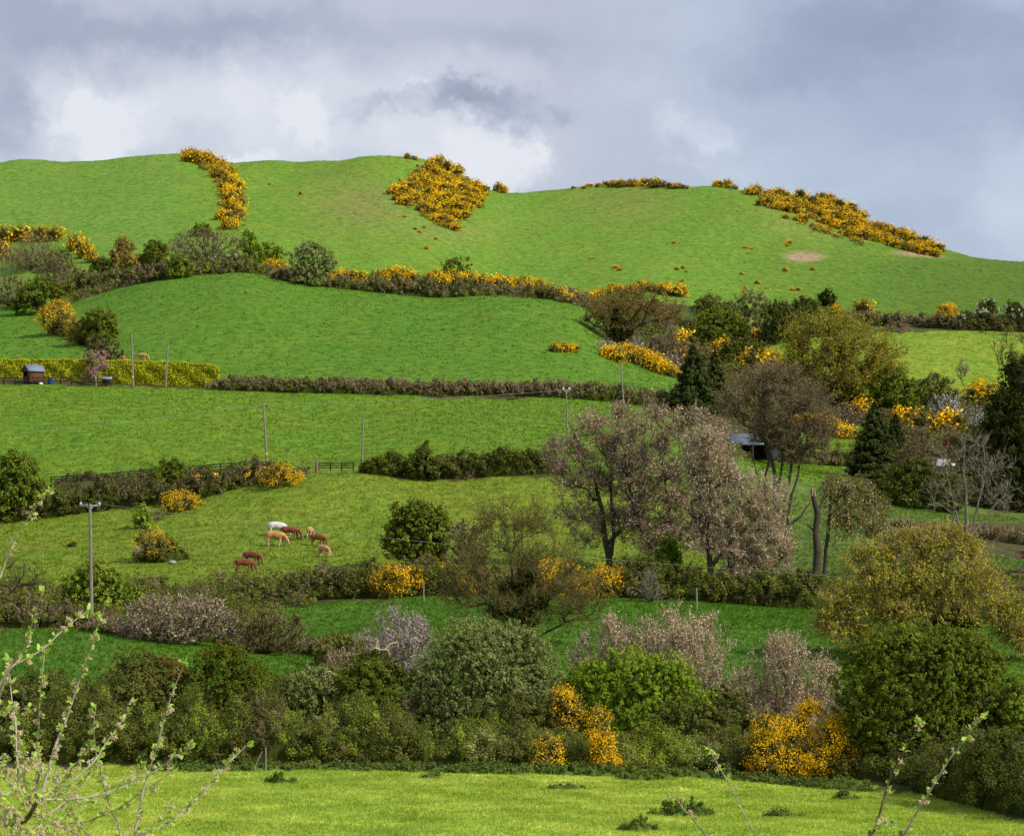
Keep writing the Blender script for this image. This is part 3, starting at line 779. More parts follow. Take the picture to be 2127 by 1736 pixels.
def tree(name, label, cat, u, vb, blobs, chains, tw='brown', n=420, bf=0.3, twigs=4, tl=14, tr=0.3, leaf=None, rmax=7, r0=0.5, sub=2, upb=0.25, d=None, group=None, crook=0.12, lo=0.2, droop=0.0, extra=None, bark=None, split=0.05, haze=None):
    """tree with real limbs; chains = trunk polylines in photo units relative to the base (du, up)"""
    rng = rs()
    if d is None: p, d = gpt(u, vb)
    else: p = P(u, vb, d); p[2] = float(H(u, d))
    px = d/F; p[2] -= 2*px
    t = thing(name, label, cat, p, group)
    B = px_blobs(blobs, px); T, _ = sample_blobs(rng, B, n, lo, 1.0)
    roots = [[np.array([a*px + rng.normal()*0.5*px, (q[2] if len(q) > 2 else 0)*px, b*px]) for q in c for a, b in [q[:2]]] for c in chains]
    nd, pa = mst(roots, T, bf); cr = []
    for ci, c in enumerate(roots):
        f = 1.0 if ci == 0 else 0.62
        cr += [rmax*px*f*(1-0.70*k/max(1, len(c)-1)) for k in range(len(c))]
    big, fine, tips, tdir = branch_mesh(rng, nd, pa, r0*px, rmax*px, 'x', None, twigs, tl*px, tr*px, sub, upb, crook=crook, droop=droop, split=split, chainr=cr)
    link('trunk', big.mesh('trunk', [bark or BARK()], smooth=True), t)
    link('crown', fine.mesh('crown', [TW(tw)]), t)
    if leaf:
        for (mat, num, size, nm) in leaf:
            mb = MB(); q, k = along(rng, tips, tdir, int(num), tl*px*0.9)
            tone = rng.uniform(0, 1, len(tips)); leaves(mb, q, rdir(rng, len(q)) + np.array([0,0,0.4]), size*px, 0.7, rng, rnd=np.clip(0.5*tone[k] + 0.5*rng.random(len(k)), 0, 1))
            if haze and haze[0] == nm:
                hp, hn = sample_blobs(rng, B, int(haze[1]), haze[2] if len(haze) > 2 else 0.45, 1.08)
                h2, g2 = sample_blobs(rng, B, int(haze[1]*0.5), 1.0, 1.3); hp = np.concatenate([hp, h2]); hn = np.concatenate([hn, g2])
                clumps(mb, rng, hp, hn, size*px*4.2, 13, size*px, 0.7, stretch=1.5)
            link(nm, mb.mesh(nm, [mat]), t)
    if extra: extra(t, rng, B, px)
    return t

def conifer(label, u, vb, w, h, d=None, group=None, seedoff=0):
    rng = rs()
    if d is None: p, d = gpt(u, vb)
    else: p = P(u, vb, d); p[2] = float(H(u, d))
    px = d/F; p[2] -= px; W = w*px; Hh = h*px
    t = thing('conifer_tree', label, 'conifer tree', p, group)
    tb = MB(); tubes(tb, [[0,0,0]], [[0,0,Hh*0.95]], W*0.045, W*0.008, 8); 
    cr = MB(); z = 0.05*Hh; P0 = []; P1 = []
    while z < Hh*0.97:
        f = z/Hh; R = W*0.5*(1.0-max(0,f-0.12)**1.25/0.88**1.25)*(0.75+0.25*min(1, f/0.12))
        nb = int(11*(1-f)+6)
        for k in range(nb):
            a = 2*math.pi*(k+rng.uniform(-.35,.35))/nb; r = R*rng.uniform(0.72, 1.12); dirv = np.array([math.cos(a), math.sin(a), 0])
            z0 = z + rng.normal()*0.012*Hh
            m = max(4, int(r/(2.0*px)))
            s = np.linspace(0.12, 1, m)
            q = dirv*r*s[:, None]; q[:, 2] = z0 - 0.16*r*s + 0.16*r*s**3
            P0.append([0,0,z0]); P1.append(q[-1])
            side = np.array([-dirv[1], dirv[0], 0])
            for rep in range(3):
                pts = np.repeat(q, 2, 0); off = (rng.uniform(-1, 1, len(pts))*0.24*r*(1.1-0.6*np.repeat(s, 2)))[:, None]*side
                pts = pts+off+[0,0,-0.012*Hh*rep]+rng.normal(size=pts.shape)*0.010*Hh
                nn = np.array([0,0,1.0])+0.5*dirv+np.zeros_like(pts)
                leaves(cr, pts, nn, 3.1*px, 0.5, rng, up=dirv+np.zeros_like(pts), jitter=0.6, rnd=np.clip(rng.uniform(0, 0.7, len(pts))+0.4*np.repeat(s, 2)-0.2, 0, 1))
        z += Hh*0.042*rng.uniform(0.8, 1.2)
    tubes(tb, P0, P1, 0.7*px, 0.25*px, 3)
    # dark inner needles
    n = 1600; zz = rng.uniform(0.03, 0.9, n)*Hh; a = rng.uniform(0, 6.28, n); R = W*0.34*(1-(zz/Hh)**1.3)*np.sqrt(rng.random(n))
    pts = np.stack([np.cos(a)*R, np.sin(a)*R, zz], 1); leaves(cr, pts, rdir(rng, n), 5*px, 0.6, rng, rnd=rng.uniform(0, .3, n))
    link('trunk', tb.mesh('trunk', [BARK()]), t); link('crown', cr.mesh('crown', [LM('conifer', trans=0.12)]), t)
    return t

def hedge_strip(name, label, cat, pts, thick, mix, s=2.4, cover=3.6, rough=0.35, kind=None, group=None, corepal='ivy', bloom=0.0, spikes=0.0, back=0.0):
    """rough hedge or bank growth along a line; pts = (u, row of its foot, height in photo units); thick in metres"""
    rng = rs(); pts = np.array(pts, float)
    # dense line in world space
    seg = np.hypot(np.diff(pts[:,0]), np.diff(pts[:,1])); c = np.concatenate([[0], np.cumsum(seg)])
    m = max(4, int(c[-1]/12)); ss = np.linspace(0, c[-1], m)
    uu = np.interp(ss, c, pts[:,0]); vv = np.interp(ss, c, pts[:,1]); hh = np.interp(ss, c, pts[:,2])
    W = []; HT = []; PX = []
    for a, b, h in zip(uu, vv, hh):
        p, d = gpt(a, b); W.append(p); HT.append(h*d/F); PX.append(d/F)
    W = np.array(W); HT = np.array(HT); PX = np.array(PX)
    k = np.ones(5)/5; 
    W[:, 1] = np.convolve(np.pad(W[:, 1], 2, 'edge'), k, 'valid'); W[:,0] = (uu-UC)/F*W[:,1]
    W[:, 2] = Hxy(W[:,0], W[:,1])
    o0 = W[m//2].copy(); tang = unit(np.gradient(W[:, :2], axis=0)); nb = np.stack([-tang[:,1], tang[:,0]], 1)   # points away from the viewer for a left-to-right line
    nb *= np.sign(nb[:, 1:2] + 1e-9)
    px = PX.mean()
    wl = np.concatenate([[0], np.cumsum(np.linalg.norm(np.diff(W, axis=0), axis=1))])
    def shape(q, ang, r):        # q along (0..1 index), ang 0 (front foot) .. pi (back foot)
        i = q*(m-1); j = np.clip(i.astype(int), 0, m-2); f = (i-j)[:, None]
        base = W[j]*(1-f)+W[j+1]*f; n2 = nb[j]*(1-f)+nb[j+1]*f; h = (HT[j]*(1-f[:,0])+HT[j+1]*f[:,0])
        L = wl[j] + f[:,0]*(wl[j+1]-wl[j])
        en = np.minimum(L, wl[-1]-L); h = h*np.clip(en/(0.9*h+0.3), 0.02, 1)**0.5; tk = thick*np.clip(en/(0.5*thick+0.3), 0.15, 1)**0.5
        sc = 1/(np.mean(HT)*1.0+0.01)
        lump = 1 + rough*(0.5*np.sin(L*sc*2.3+1.2*np.sin(L*sc*0.9)+ang)+0.35*np.sin(L*sc*5.1+2.1*ang)+0.3*np.sin(L*sc*9.7+ang*5))*np.abs(np.sin(ang))**0.5
        off = -np.cos(ang)*tk*0.5*r + thick*0.5
        z = np.sin(ang)**0.75*h*lump*r
        xy = base[:, :2]+n2*off[:, None]
        zg = Hxy(xy[:,0], xy[:,1])
        p = np.c_[xy, zg+z-0.02]
        nr = np.c_[n2*(-np.cos(ang))[:, None], np.sin(ang)[:, None]]
        return p - o0, nr
    t = thing(name, label, cat, o0, group) if kind is None else None
    mb = MB()
    A = c[-1]*np.mean(hh)*px*px + c[-1]*px*thick*0.25
    n = int(cover*A/(2*(s*px)**2*0.6))
    # colour patches along the line
    npat = max(3, int(c[-1]/45)); pat = rng.choice(len(mix), npat, p=np.array([x[1] for x in mix])/sum(x[1] for x in mix))
    q = rng.uniform(0, 1, n); ang = np.arccos(np.clip(rng.uniform(-0.75, 1, n), -1, 1)); r = rng.uniform(0.82, 1.1, n)
    rc = max(0.16*np.mean(hh)*px, 2.4*s*px); m_ = int(np.clip(2.0*math.pi*rc*rc/(2*(s*px)**2*0.55), 8, 60)); nc = int(n*1.3/m_)+6
    q = rng.uniform(0, 1, nc); ang = np.arccos(rng.uniform(-0.75, 1, nc)); r = rng.uniform(0.78, 1.0+0.5*rough, nc)
    p, nr = shape(q, ang, r)
    lab = pat[np.clip((q*npat + rng.normal(size=nc)*0.5).astype(int), 0, npat-1)]
    stray = rng.random(nc) < 0.3; lab[stray] = rng.choice(len(mix), stray.sum(), p=np.array([x[1] for x in mix])/sum(x[1] for x in mix))
    p = p + o0
    for j, (pal, _) in enumerate(mix):
        sel = lab == j
        if sel.sum():
            t2 = MB(); pp = p[sel]; zz = pp[:, 2].copy(); zoff = zz.min() - 5; pp[:, 2] -= zoff
            clumps(t2, rng, pp, nr[sel], rc, m_, s*px, 0.55, stretch=1.3)
            V = np.concatenate(t2.V); V[:, 2] += zoff; mb.add(V - o0, quads=np.concatenate(t2.Q), rnd=np.concatenate(t2.R), mat=j)
    # inner body
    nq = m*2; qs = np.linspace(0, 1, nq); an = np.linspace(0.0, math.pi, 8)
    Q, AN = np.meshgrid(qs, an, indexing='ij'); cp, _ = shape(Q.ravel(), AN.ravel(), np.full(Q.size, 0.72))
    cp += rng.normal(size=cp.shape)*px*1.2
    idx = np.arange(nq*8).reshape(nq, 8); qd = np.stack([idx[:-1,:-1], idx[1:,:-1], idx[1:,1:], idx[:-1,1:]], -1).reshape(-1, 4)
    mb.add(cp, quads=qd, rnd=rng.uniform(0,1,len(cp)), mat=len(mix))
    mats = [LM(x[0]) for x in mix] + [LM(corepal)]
    if spikes:
        ns = int(spikes*c[-1]); sq = rng.uniform(0,1,ns); sp, sn = shape(sq, np.arccos(rng.uniform(-0.2,0.9,ns)), np.full(ns, 0.9))
        tubes(mb, sp, sp+unit(sn+rdir(rng,ns)*0.7+[0,0,0.6])*px*rng.uniform(5,16,(ns,1)), 0.4*px, 0.2*px, 3, rnd=rng.uniform(0,1,ns), mat=len(mats)); mats.append(TW('tan'))
    if t is None:
        o = link(name, mb.mesh(name, mats), None, o0); tag(o, label, cat, group, kind)
        return o
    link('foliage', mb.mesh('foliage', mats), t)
    if bloom:
        fb = MB(); nn = int(bloom*c[-1]/6); qq = rng.uniform(0,1,nn); aa = np.arccos(rng.uniform(-0.1,0.8,nn)); k2 = rng.integers(0, nn, nn*26)
        fq = np.clip(qq[k2]+rng.normal(size=len(k2))*4/c[-1], 0, 1); p, nr = shape(fq, np.clip(aa[k2]+rng.normal(size=len(k2))*0.1, 0.1, 2.6), np.full(len(k2), 1.1)+rng.normal(size=len(k2))*0.03)
        leaves(fb, p, nr, 1.9*px, 0.8, rng); link('blossom', fb.mesh('blossom', [BLOOM()]), t)
    return t
# ================================================================== FAR HILL
G = RNG
HB = 'gorse bushes in the broad strip climbing to the skyline'
for q in path([(388,322,24),(412,326,30),(436,338,34),(456,356,34),(468,376,30),(478,396,34),(483,415,36),(479,436,34),(476,455,30),(480,478,30)], 6.6, G, 8):
    gorse(q[0], q[1]+4, q[2]*G.uniform(0.8, 1.25), 'yellow gorse bush in the strip climbing from the hedges to the left skyline', HB, rng=G, h=q[2]*0.55)
HB = 'gorse bushes in the dense patch on the middle knoll'
for q in fill([(822,378),(862,358),(905,334),(948,352),(990,384),(1022,404),(1020,424),(962,436),(944,476),(905,470),(862,440),(826,412)], 50, G, 14):
    gorse(q[0], q[1]+4, G.uniform(28, 44), 'orange-yellow gorse bush in the dense patch on the middle knoll', HB, rng=G, h=G.uniform(11, 17), kind=int(G.choice([0,3,4,1,6])))
for u, v, w in ((846,330,16),(862,333,14),(915,340,26),(1036,399,26),(1048,402,18)):
    gorse(u, v, w, 'small gorse bush breaking the skyline of the middle knoll', 'gorse bushes on the skyline of the middle knoll', rng=G)
HB = 'gorse bushes along the flat summit right of the dip'
for q in path([(1195,391,10),(1240,387,14),(1290,386,24),(1330,386,24),(1370,388,30),(1400,390,20),(1432,391,14)], 14, G, 2):
    gorse(q[0], q[1]+2, q[2]*1.2, 'low gorse bush along the flat summit right of the dip in the skyline', HB, rng=G, h=q[2]*0.5)
for u, v, w in ((1493,389,24),(1512,390,26),(1525,392,18)):
    gorse(u, v, w, 'gorse bush on the skyline at the start of the long right-hand slope', 'gorse bushes at the start of the right-hand slope', rng=G, h=w*0.55)
HB = 'gorse bushes down the long right-hand skyline slope'
for q in fill([(1545,398),(1600,396),(1742,414),(1795,455),(1880,485),(1960,520),(1948,530),(1850,505),(1760,478),(1690,455),(1590,426),(1575,410)], 44, G, 14):
    gorse(q[0], q[1]+4, G.uniform(28, 44), 'yellow gorse bush in the band down the long right-hand skyline slope', HB, rng=G, h=G.uniform(11, 16), kind=int(G.choice([0,3,4,1,6])))
for u, v, w in ((1632,452,16),(1652,455,12),(1668,458,26),(1688,468,14),(1700,474,20),(1722,478,16),(1745,482,12),(1768,490,30),(1795,494,34),(1822,500,26),(1855,510,34),(1885,518,30),(1915,525,34),(1940,530,26),(1785,480,24),(1560,402,22),(1580,424,22)):
    gorse(u, v+3, w, 'gorse bush in the ragged lower row under the right-hand skyline band', 'gorse bushes in the lower row of the right-hand slope', rng=G, h=w*0.5)
for k in range(26):
    u = G.uniform(1195, 1690); v = 505 + 100*G.random()
    if G.random() < 0.3: u = G.uniform(1500, 1660); v = G.uniform(560, 610)
    gorse(u, v, G.uniform(5, 12), 'tiny scattered gorse bush on the open slope under the flat summit', 'tiny gorse bushes scattered on the right-hand slope', rng=G, kind=int(G.choice([0,3,6])))
for u, v, w in ((625,405,9),(885,518,10),(872,484,10),(880,474,8),(840,452,8),(905,498,8),(862,478,9),(560,384,6),(815,400,7)):
    gorse(u, v, w, 'tiny scattered gorse bush on the slope round the middle knoll', 'tiny gorse bushes scattered round the middle knoll', rng=G)
HB = 'gorse bushes in the long hedge line under the hill'
for q in path([(706,575,24),(740,578,26),(780,580,26),(830,572,30),(870,585,32),(920,588,34),(965,590,36),(1010,592,36),(1050,596,34),(1090,602,36),(1130,610,34),(1170,618,32),(1215,625,30),(1250,626,30)], 14.5, G, 5):
    gorse(q[0], q[1]+3, q[2]*G.uniform(0.8, 1.25), 'yellow gorse bush in the long hedge line at the foot of the hill', HB, rng=G, h=q[2]*0.6)
for q in path([(1240,612,20),(1290,608,26),(1340,602,26),(1400,612,32),(1430,612,24)], 13, G, 5):
    gorse(q[0], q[1]+3, q[2], 'gorse bush behind the crown of the ivy-clad bare tree', 'gorse bushes behind the ivy-clad tree', rng=G, h=q[2]*0.6)
# hedge body in that line
hedge_strip('hedge', 'long rough brown and green hedge at the foot of the hill, behind its gorse bushes', 'hedge',
    [(560,578,18),(640,594,18),(700,600,20),(760,606,20),(840,614,26),(900,620,30),(960,618,26),(1040,612,16),(1120,620,18),(1200,632,20),(1250,650,24)], 4, [('bramble',3),('brown',3),('bracken',1)], spikes=0.5)
hedge_strip('hedge', 'green-topped hedge bank curving along the upper edge of the rounded field', 'hedge',
    [(100,622,30),(160,610,34),(240,598,28),(320,585,26),(400,572,24),(480,565,20),(560,572,20)], 4, [('bramble',4),('brown',2),('green',1)], spikes=0.4)
# left hill foot
for u, v, w, h in ((8,505,50,26),(45,500,46,24),(85,500,44,22),(115,500,44,22)):
    gorse(u, v, w, 'gorse bush with yellow top above the grey scrub by the left edge', 'gorse bushes above the grey scrub at the left edge', rng=G, h=h, kind=1)
for u, v, w, h in ((158,522,38,26),(178,536,36,26),(192,545,28,20)):
    gorse(u, v, w, 'gorse bush on the short bank right of the grey scrub', 'gorse bushes on the short bank under the left hill', rng=G, h=h, kind=4)
gorse(287, 562, 44, 'lone bright gorse bush under the dark green bush below the left hill', None, h=24, kind=3)
gorse(6, 540, 34, 'gorse bush cut by the left edge beside the grey scrub', None, h=30, kind=1)
twiggy('shrub', 'broad grey-brown leafless shrub at the left edge under gorse', 'shrub', 62, 562, 150, 70, 'brown', n=240, fuzz=2.4)
twiggy('shrub', 'grey-brown twiggy shrub below the small bright green bush at upper left', 'shrub', 125, 592, 110, 62, 'brown', n=170, fuzz=2.0, leaf=[(LM('brown'), 900, 1.8, 'buds')])
bush('bush', 'small bright green rounded bush rising from grey twigs at upper left', 'bush', 120, 562, 66, 44, 'bright', s=2.0)
twiggy('shrub', 'low brown scrubby shrub at the left edge beside the hedge bank', 'shrub', 30, 640, 120, 66, 'brown', n=150, fuzz=2.0, leaf=[(LM('brown'), 1500, 2, 'buds')])
bush('tree', 'small orange-brown rounded tree in the hedge below the left hill', 'tree', 254, 570, 62, 78, 'orange', s=2.0, cover=3.0)
bush('bush', 'dark green rounded bush right of the orange-brown tree', 'bush', 322, 562, 72, 62, 'green', s=2.0)
bush('bush', 'small very dark bush left of the orange-brown tree', 'bush', 212, 575, 50, 38, 'dark', s=2.0)
bush('bush', 'small dark bush between the orange-brown tree and the lone gorse', 'bush', 262, 580, 44, 32, 'dark', s=2.0)
bush('bush', 'faint green low bush on the hill edge above the grey-brown hedge', 'bush', 420, 492, 60, 26, 'green', s=1.9, cover=2.4)
twiggy('shrub', 'wide grey-brown twiggy shrub at the foot of the gorse strip', 'shrub', 430, 548, 190, 66, 'brown', n=260, fuzz=2.2, leaf=[(LM('brown'), 2500, 1.8, 'buds')])
bush('bush', 'bright green bush below the foot of the gorse strip', 'bush', 518, 538, 48, 62, 'bright', s=2.0)
bush('bush', 'spreading light green bush between the gorse strip and the pale willow', 'bush', 556, 545, 78, 38, 'bright', s=2.0)
bush('blackthorn_bush', 'white-flowering bush in the hedge under the gorse strip', 'blackthorn bush', 478, 556, 86, 26, 'bramble', s=1.8, flecks=(WHITE(), 0.5, 0.20))
bush('bush', 'small dark green bush between white blossom clumps', 'bush', 486, 550, 34, 28, 'green', s=1.8)
bush('bush', 'round mid-green bush on the upper edge of the rounded field', 'bush', 371, 578, 64, 48, 'green', s=2.1)
bush('tree', 'pale grey-green rounded willow tree beside the long gorse hedge', 'tree', 642, 592, 112, 86, 'willow', s=2.2, cover=3.8)
for u, v, w in ((560,562,30),(578,568,34),(610,580,26),(680,592,30),(690,596,22),(664,584,30),(735,600,24)):
    gorse(u, v, w, 'small gorse bush round the foot of the pale willow', 'gorse bushes round the pale willow', rng=G, kind=3)
bush('bush', 'soft green bush above the long gorse hedge, right of the middle knoll', 'bush', 950, 572, 78, 34, 'green', s=2.0, cover=2.6)
bush('bush', 'dark ivy-green bush standing in the long hedge under the hill', 'bush', 822, 608, 42, 36, 'dark', s=1.9)
bush('bush', 'small dark bush in a dip of the long hedge under the hill', 'bush', 780, 600, 24, 22, 'dark', s=1.9)
# left side, in front of the rounded field
bush('bush', 'large mid-green bush at the left edge above the garden hedge', 'bush', 82, 652, 112, 76, 'green', s=2.4, blobs=[(0,34,44,34),(-30,26,26,26),(28,30,28,30),(-8,52,30,24),(22,50,22,20),(-42,16,16,14),(44,14,14,14)])
gorse_big(122, 694, 92, 58, 'gorse bush with orange-yellow top between two green bushes at left', 0.45, s=2.0)
gorse_big(168, 716, 74, 46, 'mostly brown gorse bush behind the dark rounded tree', 0.15, s=2.0)
bush('tree', 'dark green rounded small tree in the hedge left of the rounded field', 'tree', 206, 716, 80, 78, 'green', s=2.3, blobs=[(0,46,34,28),(-22,38,20,20),(24,40,20,22),(2,62,22,14),(18,20,16,12),(-10,16,18,14)])
twiggy('shrub', 'brown and green shrub behind the pink cherry tree', 'shrub', 222, 758, 94, 52, 'brown', n=160, leaf=[(LM('bramble'), 3400, 2.2, 'buds')])
twiggy('shrub', 'small brown shrub spilling on the grass left of the pink cherry tree', 'shrub', 182, 760, 44, 30, 'tan', n=80, leaf=[(LM('brown'), 900, 2.0, 'buds')])
hedge_strip('hedge', 'short dark scrubby hedge between the left meadow and the rounded field', 'hedge', [(90,690,22),(130,702,26),(165,716,26),(200,735,26)], 3, [('bramble',3),('brown',2)])
# ================================================================== MIDDLE BANKS
hedge_strip('hedge', 'long low brown bracken bank across the middle of the fields', 'hedge',
    [(430,810,16),(470,812,22),(560,816,22),(660,818,24),(760,820,24),(900,822,24),(1030,823,24),(1140,826,26),(1200,829,28),(1290,838,28),(1400,850,26),(1480,862,22)], 2.4, [('bracken',4),('brown',3),('bramble',3)], s=2.2, rough=0.28, spikes=0.8)
for u, v, w in ((1046,812,14),(1120,812,12),(1350,832,30),(1148,822,12)):
    gorse(u, v, w, 'small gorse bush in the long brown bank across the fields', 'small gorse bushes in the brown bank', rng=G)
hedge_strip('hedge', 'dark overgrown bank below the black railed fence at left', 'hedge',
    [(-30,1092,56),(60,1084,50),(150,1072,40),(260,1058,36),(340,1052,34),(420,1037,30)], 5, [('bramble',5),('brown',2),('dark',2)], spikes=0.5)
hedge_strip('hedge', 'bramble bank with scattered gorse left of the field gate', 'hedge',
    [(318,1060,44),(380,1052,48),(440,1034,46),(500,1014,34),(570,1004,30),(630,990,18)], 5, [('bramble',5),('brown',2),('gorsegreen',2)], bloom=0.35, spikes=0.4)
gorse_big(580, 1010, 100, 42, 'gorse bush with yellow blossom beside the field gate', 0.3, s=2.2)
gorse_big(375, 1058, 84, 34, 'gorse bush in flower low on the bank below the railed fence', 0.45, s=2.2)
hedge_strip('hedge', 'dark green bramble hedge running right from the field gate', 'hedge',
    [(738,984,30),(800,990,34),(870,996,36),(930,998,38),(1000,994,42),(1060,990,44),(1115,988,48),(1160,985,44)], 3, [('dark',4),('bramble',4),('green',1)], s=2.4, rough=0.25)
bush('bush', 'pointed dark green bush growing out of the hedge right of the gate', 'bush', 880, 997, 78, 84, 'dark', s=2.3, blobs=[(0,26,34,26),(-4,46,24,20),(2,62,12,16),(3,76,6,10),(20,20,18,16),(-22,22,16,18)])
bush('bush', 'rounded mid-green bush on the bank beside the railed fence', 'bush', 360, 1024, 88, 76, 'green', s=2.5, blobs=[(0,34,36,32),(-22,28,20,22),(22,26,20,22),(-4,56,22,16),(12,50,16,14)])
bush('tree', 'large leafy green tree at the left edge over the dark bank', 'tree', 32, 1082, 130, 156, 'hawthorn', s=2.8, blobs=[(0,80,48,50),(-30,60,36,40),(34,64,26,34),(-6,122,34,26),(20,104,28,26),(4,34,46,32),(40,34,18,24)])
bush('bush', 'small light green bush above the lone gorse mound in the cattle field', 'bush', 293, 1098, 52, 50, 'bright', s=2.3, cover=2.8)
gorse_big(318, 1166, 96, 62, 'gorse mound with yellow top in the cattle field', 0.16, s=2.2)
hedge_strip('bramble_mound', 'low grey-green bramble mound trailing right of the gorse in the cattle field', 'bramble mound', [(270,1170,22),(310,1172,34),(350,1170,40),(390,1166,34),(412,1160,20)], 3.5, [('bramble',4),('brown',1),('dark',1)])
twiggy('shrub', 'faint brown twiggy shrub at the head of the gorse mound', 'shrub', 330, 1080, 60, 24, 'brown', n=60)
# right side
tree('ivy_tree', 'spreading bare tree with dark ivy-clad trunk against the gorse slope', 'tree', 1290, 724,
     [(-8,96,66,34),(60,86,70,36),(96,70,40,30),(-50,60,40,34),(0,60,40,30),(30,110,50,22)],
     [[(0,0),(-2,20),(-8,40),(-14,60),(-10,80)],[(2,0),(10,22),(24,40),(44,52),(74,62)],[(-2,0),(-14,22),(-30,38),(-48,46)]], 'olive', n=520, tl=11, tr=0.28, rmax=6, twigs=5, leaf=[(LM('orange'), 9000, 1.5, 'buds')],
     extra=lambda t, rng, B, px: link('ivy', crown_mesh(rng, px_blobs([(0,12,9,14),(-4,30,10,14),(-12,54,9,18),(-10,78,6,12),(16,34,7,8),(-22,34,9,7)], px), 2.2*px, 5, LM('ivy'), 'ivy'), t))
twiggy('blackthorn_bush', 'white blackthorn blossom left of the ivy-clad trunk foot', 'blackthorn bush', 1262, 738, 76, 30, 'grey', n=110, leaf=[(WHITE(), 900, 1.9, 'blossom')])
twiggy('blackthorn_bush', 'white blackthorn blossom right of the ivy-clad trunk foot', 'blackthorn bush', 1322, 738, 50, 40, 'grey', n=90, leaf=[(WHITE(), 700, 1.9, 'blossom')])
twiggy('shrub', 'broad purple-brown scrub right of the ivy-clad tree', 'shrub', 1385, 760, 130, 62, 'purple', n=200, leaf=[(LM('brown'), 2600, 1.9, 'buds')])
twiggy('blackthorn_bush', 'grey-white blossoming bush between the gorse bands left of the fir', 'blackthorn bush', 1395, 768, 70, 36, 'grey', n=100, leaf=[(WHITE(), 420, 1.8, 'blossom')])
HB = 'gorse bushes in the bright diagonal band left of the fir'
for q in path([(1262,748,30),(1290,748,34),(1315,752,36),(1345,764,36),(1375,776,32),(1400,782,26)], 11, G, 3):
    gorse(q[0], q[1], q[2]*1.1, 'bright yellow gorse bush in the diagonal band beside the tall fir', HB, rng=G, h=q[2]*0.72, kind=int(G.choice([0,3,6])))
for u, v, w in ((1152,731,26),(1172,731,24),(1192,732,22)):
    gorse(u, v, w, 'small gorse bush at the right end of the rounded field', 'gorse bushes at the end of the rounded field', rng=G, kind=int(G.choice([0,4,6])), h=w*G.uniform(0.5,0.8))
for u, v, w, k, lab in ((1418,762,50,3,'gorse bush just left of the fir top'),(1424,724,50,0,'gorse bush above the top of the fir'),(1498,740,44,3,'gorse bush right of the fir top'),(1575,705,28,0,'gorse bush under the grey-green willow scrub'),(1500,716,28,1,'small gorse bush under the round green bush'),
      (1560,770,56,1,'gorse bush above the brown bare tree'),(1598,762,44,3,'gorse bush left of the olive tree trunk'),(1632,778,40,1,'gorse bush at the left foot of the olive tree'),(1735,655,28,3,'gorse bush behind the top of the olive tree'),(1795,658,46,1,'low gorse bush right of the olive tree top')):
    gorse(u, v, w, lab + ' in the right-hand scrub', None, h=w*0.6, kind=k, rng=G)
bush('bush', 'large round mid-green bush right of the ivy-clad tree', 'bush', 1492, 715, 118, 76, 'green', s=2.4, blobs=[(0,40,46,32),(-32,32,26,26),(34,30,26,24),(-8,58,30,18),(18,54,24,16),(0,16,44,16)])
bush('bush', 'dark green low bush under the round green bush', 'bush', 1540, 752, 110, 46, 'dark', s=2.3)
bush('willow_bush', 'tall grey-green willow scrub behind the round green bush', 'willow bush', 1560, 688, 110, 78, 'willow', s=2.2, cover=3.0)
bush('willow_bush', 'grey-green willow scrub left of the olive tree', 'willow bush', 1618, 712, 96, 84, 'bramble', s=2.2, cover=3.2)
bush('bush', 'dull green bush on the hill edge left of the dark thorns', 'bush', 1480, 650, 90, 34, 'bramble', s=2.2)
bush('bush', 'dark thorn bush on the hill edge above the olive tree', 'bush', 1672, 650, 64, 34, 'dark', s=2.1)
bush('bush', 'darkest thorn bush on the hill edge, right of its neighbour', 'bush', 1718, 636, 42, 36, 'ivy', s=2.1)
bush('bush', 'grey-green bush between the dark thorns and the olive tree', 'bush', 1700, 672, 90, 34, 'bramble', s=2.1)
hedge_strip('hedge', 'brown hedge bank above the bright field on the right', 'hedge',
    [(1740,672,16),(1800,676,18),(1880,680,18),(1960,684,20),(2050,688,22),(2200,694,26),(2400,700,24)], 3, [('bracken',1),('brown',4),('bramble',5)], spikes=0.6)
gorse_big(1966, 672, 52, 34, 'gorse bush left of the white-blossomed bushes above the bright field', 0.6, s=2.0)
for u, v, w, h, lab in ((2010,684,66,34,'low white-blossomed blackthorn right of a gorse bush'),(2052,684,62,62,'tallest white-topped blackthorn above the bright field'),(2108,686,76,52,'white-blossomed blackthorn at the right edge above the bright field')):
    bush('blackthorn_bush', lab, 'blackthorn bush', u, v, w, h, 'dark', s=2.0, flecks=(WHITE(), 0.42, 0.17))
tree('oak_tree', 'broad olive-yellow budding tree beside the bright field', 'tree', 1700, 850,
     [(40,120,96,66),(-30,130,50,54),(110,110,60,54),(20,170,70,34),(60,60,80,36),(-40,80,40,34),(130,80,44,34)],
     [[(-20,-4),(-16,14),(-6,30),(10,50),(30,80)],[(-20,-4),(-4,22),(24,40),(60,54),(90,70)],[(-22,-4),(-26,20),(-34,44),(-36,70)]], 'tan', n=800, tl=14, tr=0.3, rmax=5.5, twigs=6, lo=0.1, leaf=[(LM('olive'), 38000, 1.7, 'leaves')], haze=('leaves', 1400, 0.3))
bush('bush', 'dark green bush under the olive tree at the bright field corner', 'bush', 1856, 858, 112, 90, 'green', s=2.4, cover=3.4)
bush('bush', 'dull green bush between the olive tree and the bare sapling', 'bush', 1940, 850, 110, 66, 'bramble', s=2.4)
twiggy('sapling', 'small bare grey sapling standing against the bright field', 'sapling', 2000, 815, 34, 72, 'grey', n=70, blobs=[(0,48,15,24),(0,58,10,14)], stems=1, bf=0.6, tl=8, tr=0.24, trunkr=0.7, fuzz=0.2)
